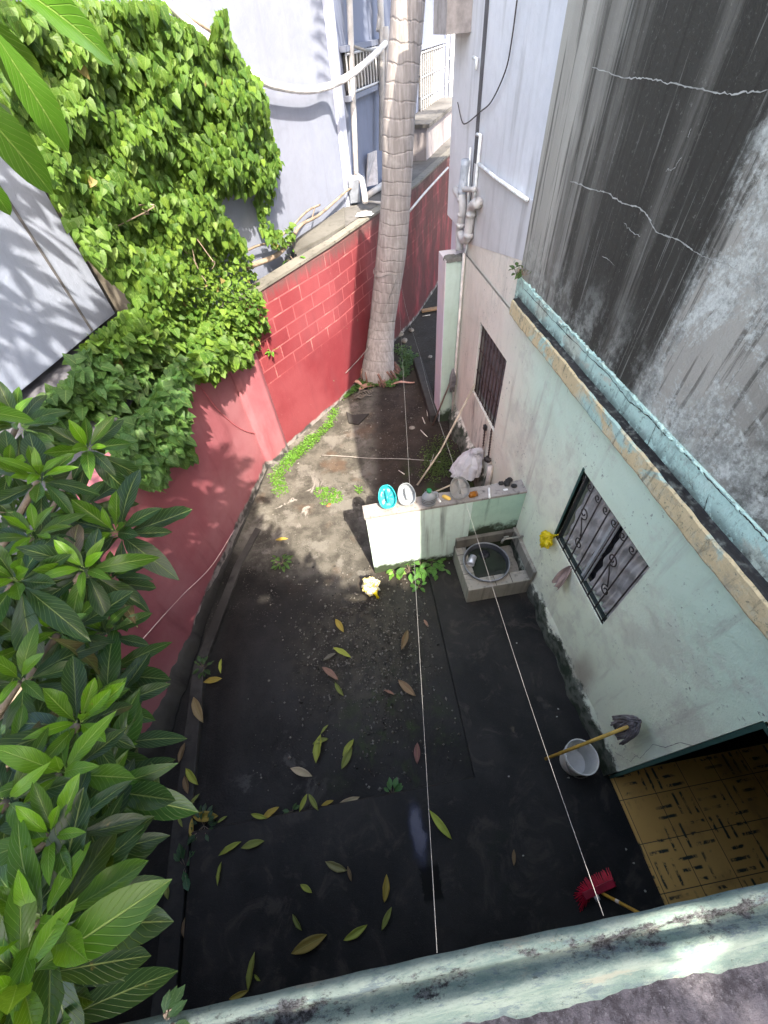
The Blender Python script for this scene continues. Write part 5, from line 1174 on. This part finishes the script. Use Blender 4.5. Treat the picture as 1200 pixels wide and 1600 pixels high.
def coll(a, b):
    th = a * 2 * math.pi; z = top_[2] + .02 - .30 * b; r = .05 + .125 * b ** .6; r *= 1 + .12 * math.sin(5 * th + 2) * b + .05 * math.sin(13 * th)
    return (min(XR - .03, bx + r * math.cos(th)), by + r * .85 * math.sin(th) - .01, z + .03 * math.sin(3 * th) * b)
mb = MB(); mb.grid(lambda a, b: (lambda q: (q[0] + .015 * MN.noise(Vector((math.cos(6.283 * a) * 4, math.sin(6.283 * a) * 4, b * 3))), q[1] + .03 * MN.noise(Vector((math.cos(6.283 * a) * 4, math.sin(6.283 * a) * 4, b * 3 + 9))), q[2]))(coll(a, b)), 110, 24); mb.build('collar', SACK, ST, smooth=True)
mb = MB(); mb.tube(inter([(bx - .02, by - .04, top_[2] + .0), (bx + .03, by - .06, top_[2] + .06), (bx + .10, by - .03, top_[2] + .0), (bx + .13, by - .05, top_[2] - .12)], 5), [.035, .04, .045, .05, .05, .045, .04, .045, .05, .05, .045, .04, .035, .03, .03, .03][:16], 10); mb.build('knot', SACK, ST, smooth=True)
rod('clay_pipe', 'short cream pipe standing against the house wall behind the partition', 'pipe', [onx(766, 728, XR - .05), onx(764, 745, XR - .05), (XR - .05, onx(766, 728, XR - .05)[1], .05)], .035, simple('cream_pipe', (.58, .52, .48), .6))
# --- chain hanging from far window
def chain(label, A, Bq, n_, sag=0.0):
    mb = MB()
    for k in range(n_):
        t_ = k / (n_ - 1); p = A + (Bq - A) * t_ + np.array([0, sag * math.sin(math.pi * t_), 0]); dd = (Bq - A) / np.linalg.norm(Bq - A)
        s_ = np.array([1, 0, 0]) if k % 2 else np.cross(dd, (1, 0, 0))
        mb.tube([p + dd * .02 * math.cos(q_) + s_ * .011 * math.sin(q_) for q_ in np.linspace(0, 2 * math.pi, 9)], .004, 5)
    return tag(mb.build('chain', simple('rusty_iron', (.07, .04, .035), .7), smooth=True), label, 'chain', 'chains below the far window')
o = chain('longer rusty chain hanging from the far window sill to the sack', onx(768, 672, XR - .03), onx(763, 715, XR - .04), 22); o = chain('shorter rusty chain left of the longer one', onx(758, 668, XR - .03), onx(755, 697, XR - .04), 14)
mb = MB(); c = onx(759, 668, XR - .02); mb.box(c - (.03, .03, .035), c + (.01, .03, .035)); tag(mb.build('padlock', BLK, bevel=.006), 'black padlock at the corner of the far window', 'padlock')
c = onx(762, 718, XR - .06); lump('metal_hook', 'dark iron hook block where the chains meet the sack', 'hook', c - (0, 0, .04), (.035, .045, .035), IRON, .5, nz=.2)
# --- bags and rag at near window
c = onx(853, 843, XR - .07); mb = MB()
def bagf(cc, r, sq, tie, nz=.10):
    def f(a, b):
        th = a * 2 * math.pi; ph = (b - .5) * math.pi; k = 1 + nz * math.sin(5 * th + 4 * ph) + nz * .6 * math.sin(11 * th - 7 * ph) + nz * .35 * math.sin(23 * th + 13 * ph)
        p = np.array([math.cos(ph) * math.cos(th) * sq[0], math.cos(ph) * math.sin(th) * sq[1], math.sin(ph) * sq[2]]) * r * k
        d = MN.turbulence(Vector((p / r * 1.6).tolist()) + Vector((r * 90, 0, 0)), 4, False) * .22 + abs(MN.noise(Vector((p / r * 5).tolist()))) * .12 - .2
        p = p * (1 + d); w_ = max(0, (b - .82) / .18); return cc + p * (1 - w_) + np.array(tie) * w_
    return f
tie = onx(868, 836, XR - .02) - c
mb.grid(bagf(c, .098, (.62, 1, 1.05), tie, .08), 80, 50); YB = thing('yellow_bag', 'crumpled yellow plastic bag hooked on the corner of the near window', 'bag', c); mb.build('bag', YEL, YB, smooth=True)
mb = MB(); mb.tube([c + tie * .7, c + tie], [.02, .008], 8); mb.tube([c + tie * .8, c + tie + (0, -.03, .05)], [.012, .006], 6); mb.build('knot', YEL, YB, smooth=True)
rg0 = onx(895, 886, XR + .02); rg1 = onx(876, 912, XR - .05)
def rag(a, b):
    p = rg0 + (rg1 - rg0) * b; wd = .02 + .05 * math.sin(min(1, b * 1.15) * math.pi * .62); s = (a - .5) * 2
    return p + np.array([-.035 * b - .018 * math.cos(s * 8 + b * 2) - .02, s * wd, .012 * math.sin(s * 12)])
mb = MB(); mb.grid(rag, 30, 16); tag(mb.build('rag', simple('dusty_pink_rag', (.36, .27, .24), .9), smooth=True, solid=.003), 'dusty rag hanging from the grille of the near window', 'rag')
c = onz(579, 915, .11); RB = thing('rubbish_bag', 'tied transparent bag of yellow rubbish at the shadow edge in front of the partition', 'bag', c - (0, 0, .09))
LBAG = NT('bagged_rubbish'); cc_ = LBAG.mix(LBAG.sm(LBAG.noise(LBAG.obj(), 22, 4, .6, 1), .45, .55), (.72, .72, .66), (.78, .62, .12)); cc_ = LBAG.mix(LBAG.sm(LBAG.noise(LBAG.obj(), 17, 3, .5, .6), .60, .66), cc_, (.22, .22, .42)); LBAG.bump(LBAG.noise(LBAG.obj(), 35, 4), .01, 1)
mb = MB(); mb.grid(bagf(c, .125, (1, 1.05, .85), (.05, -.12, -.02), .07), 90, 56); mb.build('bag', LBAG.fin(cc_, .25, .5), RB, smooth=True)
mb = MB(); mb.tube([c + (.04, -.10, 0), c + (.055, -.135, -.03), c + (.065, -.15, -.06)], [.03, .012, .02], 8); mb.build('knot', YEL, RB, smooth=True)
# --- clotheslines
def line(label, A, Bq, sag, r=.0008, mat=WCORD, name='clothesline', grp='clotheslines strung from the palm', wob=.0):
    P = [A + (Bq - A) * t_ + np.array([wob * math.sin(t_ * 19), 0, -4 * sag * t_ * (1 - t_) + wob * math.sin(t_ * 31)]) for t_ in np.linspace(0, 1, 60)]
    mb = MB(); mb.tube(P, r, 6); return tag(mb.build(name, mat, smooth=True), label, 'clothesline', grp)
ty = np.array([1.18, 7.23, 1.78])
line('left thin white clothesline from the palm to the middle of the coping', ty, onz(683, 1489, 3.11), .10)
line('right thin white clothesline from the palm to the coping above the red broom', ty + (.01, -.01, -.02), onz(943, 1431, 3.11), .16, wob=.006)
mb = MB(); mb.tube([ty + np.array([.24 * math.cos(t_) - .13, .24 * math.sin(t_) + .24, .03 * math.sin(t_ * 3)]) for t_ in np.linspace(0, 2 * math.pi, 30)], .005, 6); tag(mb.build('cord_loop', WCORD), 'cord loop tied round the palm trunk', 'cord')
q = onpl(540, 583, A3, A4, .03); rod('tie_cord', 'white cord running from the palm down to the red wall', 'cord', inter([ty, onz(583, 530, .75), onz(566, 555, .55), q], 6), .005, WCORD, 6)
q0 = onpl(213, 1010, A1, A2, .02); q1 = onpl(280, 935, A2, A3, .02); q2c = onpl(330, 885, A2, A3, .02); q3 = onpl(366, 828, A2, A3, .02)
rod('cord', 'pale cord fixed low across the near red wall', 'cord', inter([q0, q1, q2c, q3], 6), .0045, simple('pink_cord', (.62, .45, .45), .7), 6)
rod('cable', 'thin red painted cable sagging along the red wall above the plinth corner', 'cable', inter([onpl(310, 600, A2, A3, .02), onpl(345, 645, A2, A3, .02), onpl(380, 672, A2, A3, .02), onpl(415, 680, A2, A3, .02)], 6), .006, simple('red_cable', (.42, .10, .12), .6), 6)
rod('ground_cord', 'white cord lying across the soil behind the partition', 'cord', inter([gz(503, 711, .02), gz(540, 713, .02), gz(580, 716, .02), gz(630, 717, .02), gz(672, 720, .03), gz(690, 722, .02)], 5), .006, simple('dirty_cord', (.30, .28, .26), .8), 6)
rod('clip', 'small white clip tied to the right clothesline above the broom', 'clip', [onz(931, 1400, 2.55), onz(935, 1407, 2.55)], .009, WCORD)
# --- sticks, mop cord, column bundle
rod('long_stick', 'long pale stick leaning from the soil to the house wall behind the partition', 'stick', [gz(652, 758, .01), gz(688, 705, .25), onx(742, 600, XR - .01)], .014, STICK)
rod('long_stick', 'short stick lying behind the partition between jugs', 'stick', [onz(672, 772, .02), onz(704, 758, .15)], .012, STICK)
SG = 'short sticks and slivers on the soil'
for (a_, b_, c_, d_, lb) in ((678, 709, 670, 733, 'short stick beside the foot of the long leaning stick'), (666, 630, 668, 650, 'white sliver standing in the soil left of the column'), (660, 652, 664, 662, 'white sliver nearest the column kerb'), (657, 672, 668, 683, 'small bent white twig left of the mossy soil'), (623, 735, 632, 741, 'small white sliver on soil behind the milky scoop'), (686, 548, 680, 575, 'thin pale strip against the column kerb'), (660, 494, 672, 492, 'white strip on the dark alley floor')):
    rod('twig', lb, 'twig', [gz(a_, b_, .015), gz((a_ + c_) / 2, (b_ + d_) / 2, .03), gz(c_, d_, .015)], .008, simple('pale_twig', (.62, .57, .52), .8), 5, SG)
c = ony(707, 590, 5.43); MB_ = thing('hung_mop', 'grey mop hanging upside down against the column', 'mop', (c[0], c[1], 0))
mb = MB()
for k in range(40):
    x_ = c[0] + random.uniform(-.05, .05); mb.tube(inter([(c[0], c[1], c[2] + .16), (x_, c[1] - random.uniform(0, .04), c[2] + .02), (x_ + random.uniform(-.02, .02), c[1] - .03, c[2] - .20 * random.random() - .05)], 3), .007, 5)
mb.build('strings', simple('grey_mop_yarn', (.17, .155, .16), .9), MB_, smooth=True)
mb = MB(); mb.tube([c + (0, -.02, .05), gz(676, 665, .02)], .014, 8); mb.build('handle', simple('dark_wood', (.12, .08, .065), .7), MB_, smooth=True)
# palm sheaths, plank, stones
HUSK = simple('pink_brown_husk', (.36, .20, .16), .8, var=.35)
def husk(label, A, Bq, wd, name='palm_husk', mat=HUSK, grp='fallen palm husks'):
    A = np.array(A); Bq = np.array(Bq); d = Bq - A; s_ = np.cross(d, (0, 0, 1)); s_ /= np.linalg.norm(s_)
    mb = MB(); mb.grid(lambda a, b: A + d * b + s_ * (a - .5) * 2 * wd * math.sin(math.pi * (.12 + .8 * b)) + np.array([0, 0, .02 + .05 * abs(a - .5) + .03 * math.sin(b * 5)]), 6, 12); return tag(mb.build(name, mat, smooth=True, solid=.004), label, 'husk', grp)
husk('pinkish palm husk in front of the weeds at the palm foot', gz(562, 612), gz(588, 600), .07)
husk('long narrow palm husk lying right of the palm weeds', gz(612, 604), gz(648, 598), .035)
husk('reddish palm husk against the palm roots', gz(566, 605), gz(548, 595, .1), .05)
mb = MB(); p0, p1 = gz(660, 487, .06), gz(688, 482, .06); d = p1 - p0; mb.slab(p0, p1, .03, .07, .12); tag(mb.build('plank', simple('brown_plank', (.26, .16, .09), .8), bevel=.004), 'brown plank lying deep in the dark alley', 'plank')
GG = 'rubble stones by the palm and alley'
for k, (u, v, r, lb) in enumerate(((624, 525, .09, 'grey stone beside the right side of the palm base'), (632, 535, .07, 'smaller stone right of the palm'), (643, 518, .06, 'pale stone nearest the alley weeds'), (644, 671, .05, 'pale lump on the soil left of the mossy corner'), (672, 560, .05, 'stone against the alley kerb'))):
    lump('stone', lb, 'stone', gz(u, v, -.02), (r, r * .8, r * .55), simple('grey_stone', (.22, .20, .18), .9, var=.3), k, group=GG, nz=.15)
mb = MB()
for k in range(8):
    r = .05 + .012 * k; c = gz(558 + k * 2, 622 - k, .03); mb.tube([c + np.array([r * math.cos(t_), r * .8 * math.sin(t_), .02 * math.sin(3 * t_ + k) + .02]) for t_ in np.linspace(0, 5.6, 20)], .008, 5)
tag(mb.build('coiled_roots', simple('grey_dead_roots', (.13, .115, .10), .9), smooth=True), 'tangle of dry coiled roots in front of the palm weeds', 'roots')
mb = MB(); mb.tube(inter([onpl(640, 330, A4, A5, .3), onpl(665, 300, A4, A5, .2), onpl(700, 262, A4, A5, .15)], 4), .02, 6); tag(mb.build('ledge_rail', PVC, smooth=True), 'thin pale rail along the far end of the red wall top', 'rail')
mb = MB(); c = onz(678, 445, .0); mb.tube([c, c + np.array([-.2, .4, 1.3])], .08, 8); tag(mb.build('leaning_log', simple('dark_log', (.07, .065, .07), .9)), 'dark log leaning deep in the alley shade', 'log')
lump('red_wrapper', 'small orange red wrapper beside the weed clump in the sun', 'wrapper', gz(514, 790, .0), (.035, .02, .012), simple('orange_red', (.55, .12, .06), .6), .6, nz=.2)
# glints: bits of litter on slab
CH = 'white litter chips on the wet concrete'
for (u, v, lb) in ((807, 1005, 'white chip on the wet path right of the right clothesline below the trough'), (872, 1108, 'white chip beside the house plinth'), (870, 1120, 'tiny white chip just below another by the house plinth'), (888, 1215, 'white chip left of the bucket shadow'), (795, 1213, 'white chip near the path corner'), (702, 880, 'white chip left of the trough on the ground'), (817, 1337, 'white speck near the small brown leaf'), (978, 1327, 'foil scrap at the edge of the ochre tiles'), (990, 1348, 'second foil scrap by the ochre tiles'), (1008, 1392, 'cream chip between broom and tiles')):
    c = onz(u, v, .047); mb = MB(); a0 = random.random() * 3; mb.add([c + np.array([.011 * math.cos(a0 + k * 1.25) * random.uniform(.6, 1.2), .008 * math.sin(a0 + k * 1.25) * random.uniform(.6, 1.2), .003 + .004 * (k % 2)]) for k in range(5)], [(0, 1, 2, 3, 4)]); tag(mb.build('litter_chip', simple('white_chip', (.32, .31, .28), .6, bump=0), solid=.003), lb, 'litter', CH)
# pebbles
mb = MB()
ico = [(1, 0, 0), (-1, 0, 0), (0, 1, 0), (0, -1, 0), (0, 0, 1), (0, 0, -.3)]; icf = [(0, 2, 4), (2, 1, 4), (1, 3, 4), (3, 0, 4), (2, 0, 5), (1, 2, 5), (3, 1, 5), (0, 3, 5)]
for k in range(3000):
    if k < 2100: x_, y_ = RNG.normal(-.25, .42), RNG.normal(1.7, .52)
    else: x_, y_ = random.uniform(-1.5, 1.6), random.uniform(.5, 6.5)
    if x_ < -1.8 or (x_ > .56 and y_ < 2.75) or y_ < .42: continue
    s = random.choice((.004, .005, .007, .011, .014)) * random.uniform(.7, 1.2); g = random.uniform(.03, .26) ** 1.15
    mb.add(np.array(ico) * s * RNG.uniform(.6, 1.4, 3) + np.array([x_, y_, .012 + .012 * math.sin(x_ * 3)]) , icf, col=(g, g * .95, g * .86))
pn = NT('pebble_stone'); pm_ = pn.fin(pn.node('ShaderNodeAttribute', attribute_name='Col').outputs['Color'], .7, .4)
o = mb.build('pebbles', pm_, smooth=False); o['kind'] = 'stuff'; tag(o, 'fine pebbles scattered over the dark soil', 'gravel')
# --- fallen leaves (stem pixel, tip pixel, colour, label)
YG = (.36, .40, .07); YO = (.42, .30, .06); PK = (.33, .17, .14); BN = (.20, .12, .07); DGy = (.14, .12, .11); OL = (.22, .25, .06); CR = (.50, .40, .27)
FL = [(524, 967, 537, 988, YO, 'curled orange leaf high on the gravel below the rubbish bag'), (520, 1012, 548, 1028, YG, 'bright lime leaf on the upper gravel'), (504, 1033, 525, 1021, DGy, 'grey purple leaf touching the bright lime one'), (503, 1042, 528, 1063, PK, 'pinkish brown leaf below the grey purple one'), (523, 1066, 537, 1087, OL, 'dull green leaf below the pinkish brown one'),
 (637, 984, 627, 1015, BN, 'brown curled leaf left of the left clothesline near the trough'), (662, 968, 669, 980, PK, 'small pink brown leaf right of the left clothesline'), (622, 1062, 649, 1087, (.32, .20, .12), 'tan leaf beside the left clothesline in the gravel'), (599, 1078, 616, 1086, PK, 'tiny purple pink leaf left of the tan one'),
 (501, 1147, 495, 1192, YG, 'long yellow green leaf crossed by a small one'), (488, 1163, 513, 1155, OL, 'small leaf lying crosswise over a long yellow green leaf'), (501, 1147, 513, 1133, OL, 'small leaf at the upper end of the crossed leaves'), (553, 1155, 536, 1181, YG, 'upper of two overlapping green leaves'), (550, 1167, 534, 1201, OL, 'lower of two overlapping green leaves'),
 (488, 1213, 455, 1201, CR, 'pale cream brown leaf alone on dark soil'), (652, 1160, 652, 1193, (.22, .09, .09), 'dark red leaf left of the left clothesline'), (480, 1240, 468, 1268, YG, 'left half of the inverted V pair on the step edge'), (482, 1240, 497, 1266, OL, 'right half of the inverted V pair on the step edge'), (502, 1259, 521, 1251, YO, 'small yellow leaf on the step edge'), (528, 1257, 561, 1245, CR, 'pale crumpled leaf on the step edge'),
 (671, 1266, 705, 1310, (.40, .46, .08), 'large bright leaf under the left clothesline on the wet path'), (392, 1272, 417, 1278, YG, 'yellow green leaf at the left of the cluster by the step'), (407, 1283, 436, 1262, YO, 'folded yellow leaf right of the cluster by the step'), (377, 1315, 343, 1337, YG, 'left of two pale green leaves below the step'), (413, 1314, 378, 1325, OL, 'right of two pale green leaves below the step'),
 (346, 1346, 341, 1383, YG, 'upright narrow leaf below the two pale green ones'), (508, 1346, 542, 1359, (.30, .27, .12), 'mottled leaf lying in the middle of the wet path'), (543, 1353, 549, 1377, BN, 'brown scrap touching the mottled leaf'), (469, 1382, 487, 1395, YG, 'tiny pale leaf left of the path middle'), (457, 1428, 472, 1453, OL, 'small green leaf above the large brown centred leaf'),
 (511, 1460, 457, 1489, (.33, .24, .06), 'largest leaf with a brown centre near the coping'), (574, 1445, 538, 1468, YG, 'glossy yellow leaf right of the largest leaf'), (604, 1366, 600, 1409, YO, 'orange yellow upright leaf left of the dark hole'), (612, 1417, 597, 1453, OL, 'green upright leaf below the orange yellow one'), (803, 1327, 803, 1352, BN, 'small brown leaf on the wet path left of the bucket line'),
 (398, 1487, 389, 1548, (.26, .28, .06), 'long twisted leaf close to the coping'), (397, 1522, 407, 1532, YG, 'tiny leaf touching the long twisted leaf'), (389, 1547, 359, 1560, YO, 'yellow leaf touching the coping edge'), (346, 1029, 346, 1052, YG, 'upright leaf highest beside the left kerb'), (347, 1060, 319, 1066, YO, 'horizontal yellow leaf beside the dark fern like weed'),
 (302, 1089, 318, 1129, (.36, .26, .14), 'large tan leaf in the left gutter'), (289, 1160, 280, 1192, BN, 'dull brown leaf in the left gutter'), (290, 1200, 310, 1226, YG, 'yellow leaf below the dull brown one in the gutter'), (288, 1212, 294, 1240, BN, 'thin brown leaf left of the yellow gutter leaf'), (312, 1240, 296, 1260, OL, 'slim green leaf at the kerb end'),
 (301, 1276, 341, 1275, YO, 'yellow leaf above the bluish dark weed'), (278, 1275, 285, 1292, OL, 'small leaf left of the bluish dark weed'), (300, 1278, 300, 1312, YO, 'vertical leaf touching the bluish dark weed'), (355, 1275, 340, 1286, OL, 'slim leaf right of the bluish dark weed'), (259, 1377, 263, 1405, OL, 'green leaf alone in the black gutter'), (289, 1433, 290, 1467, BN, 'lowest brown leaf in the black gutter'), (430, 844, 450, 842, YO, 'orange leaf on the pale sunlit cement')]
for k, (a_, b_, c_, d_, col, lb) in enumerate(FL):
    A = onz(a_, b_, .03); Bq = onz(c_, d_, .03); inpath = (Bq[0] > -1.95 and Bq[1] < .38)
    zb = .052 if inpath else .012
    A = onz(a_, b_, zb + .006); Bq = onz(c_, d_, zb + .01); L = np.linalg.norm(Bq - A); mb = MB()
    scatter(mb, T_FALL, [A], [Bq - A], [[random.uniform(-.35, .35), random.uniform(-.35, .35), 1]], [L * 1.03], [np.array(col) * random.uniform(.85, 1.1)], [random.uniform(.7, 1.1)])
    tag(mb.build('fallen_leaf', FALL, smooth=True, solid=.0012), lb, 'leaf', 'fallen leaves on the yard floor')
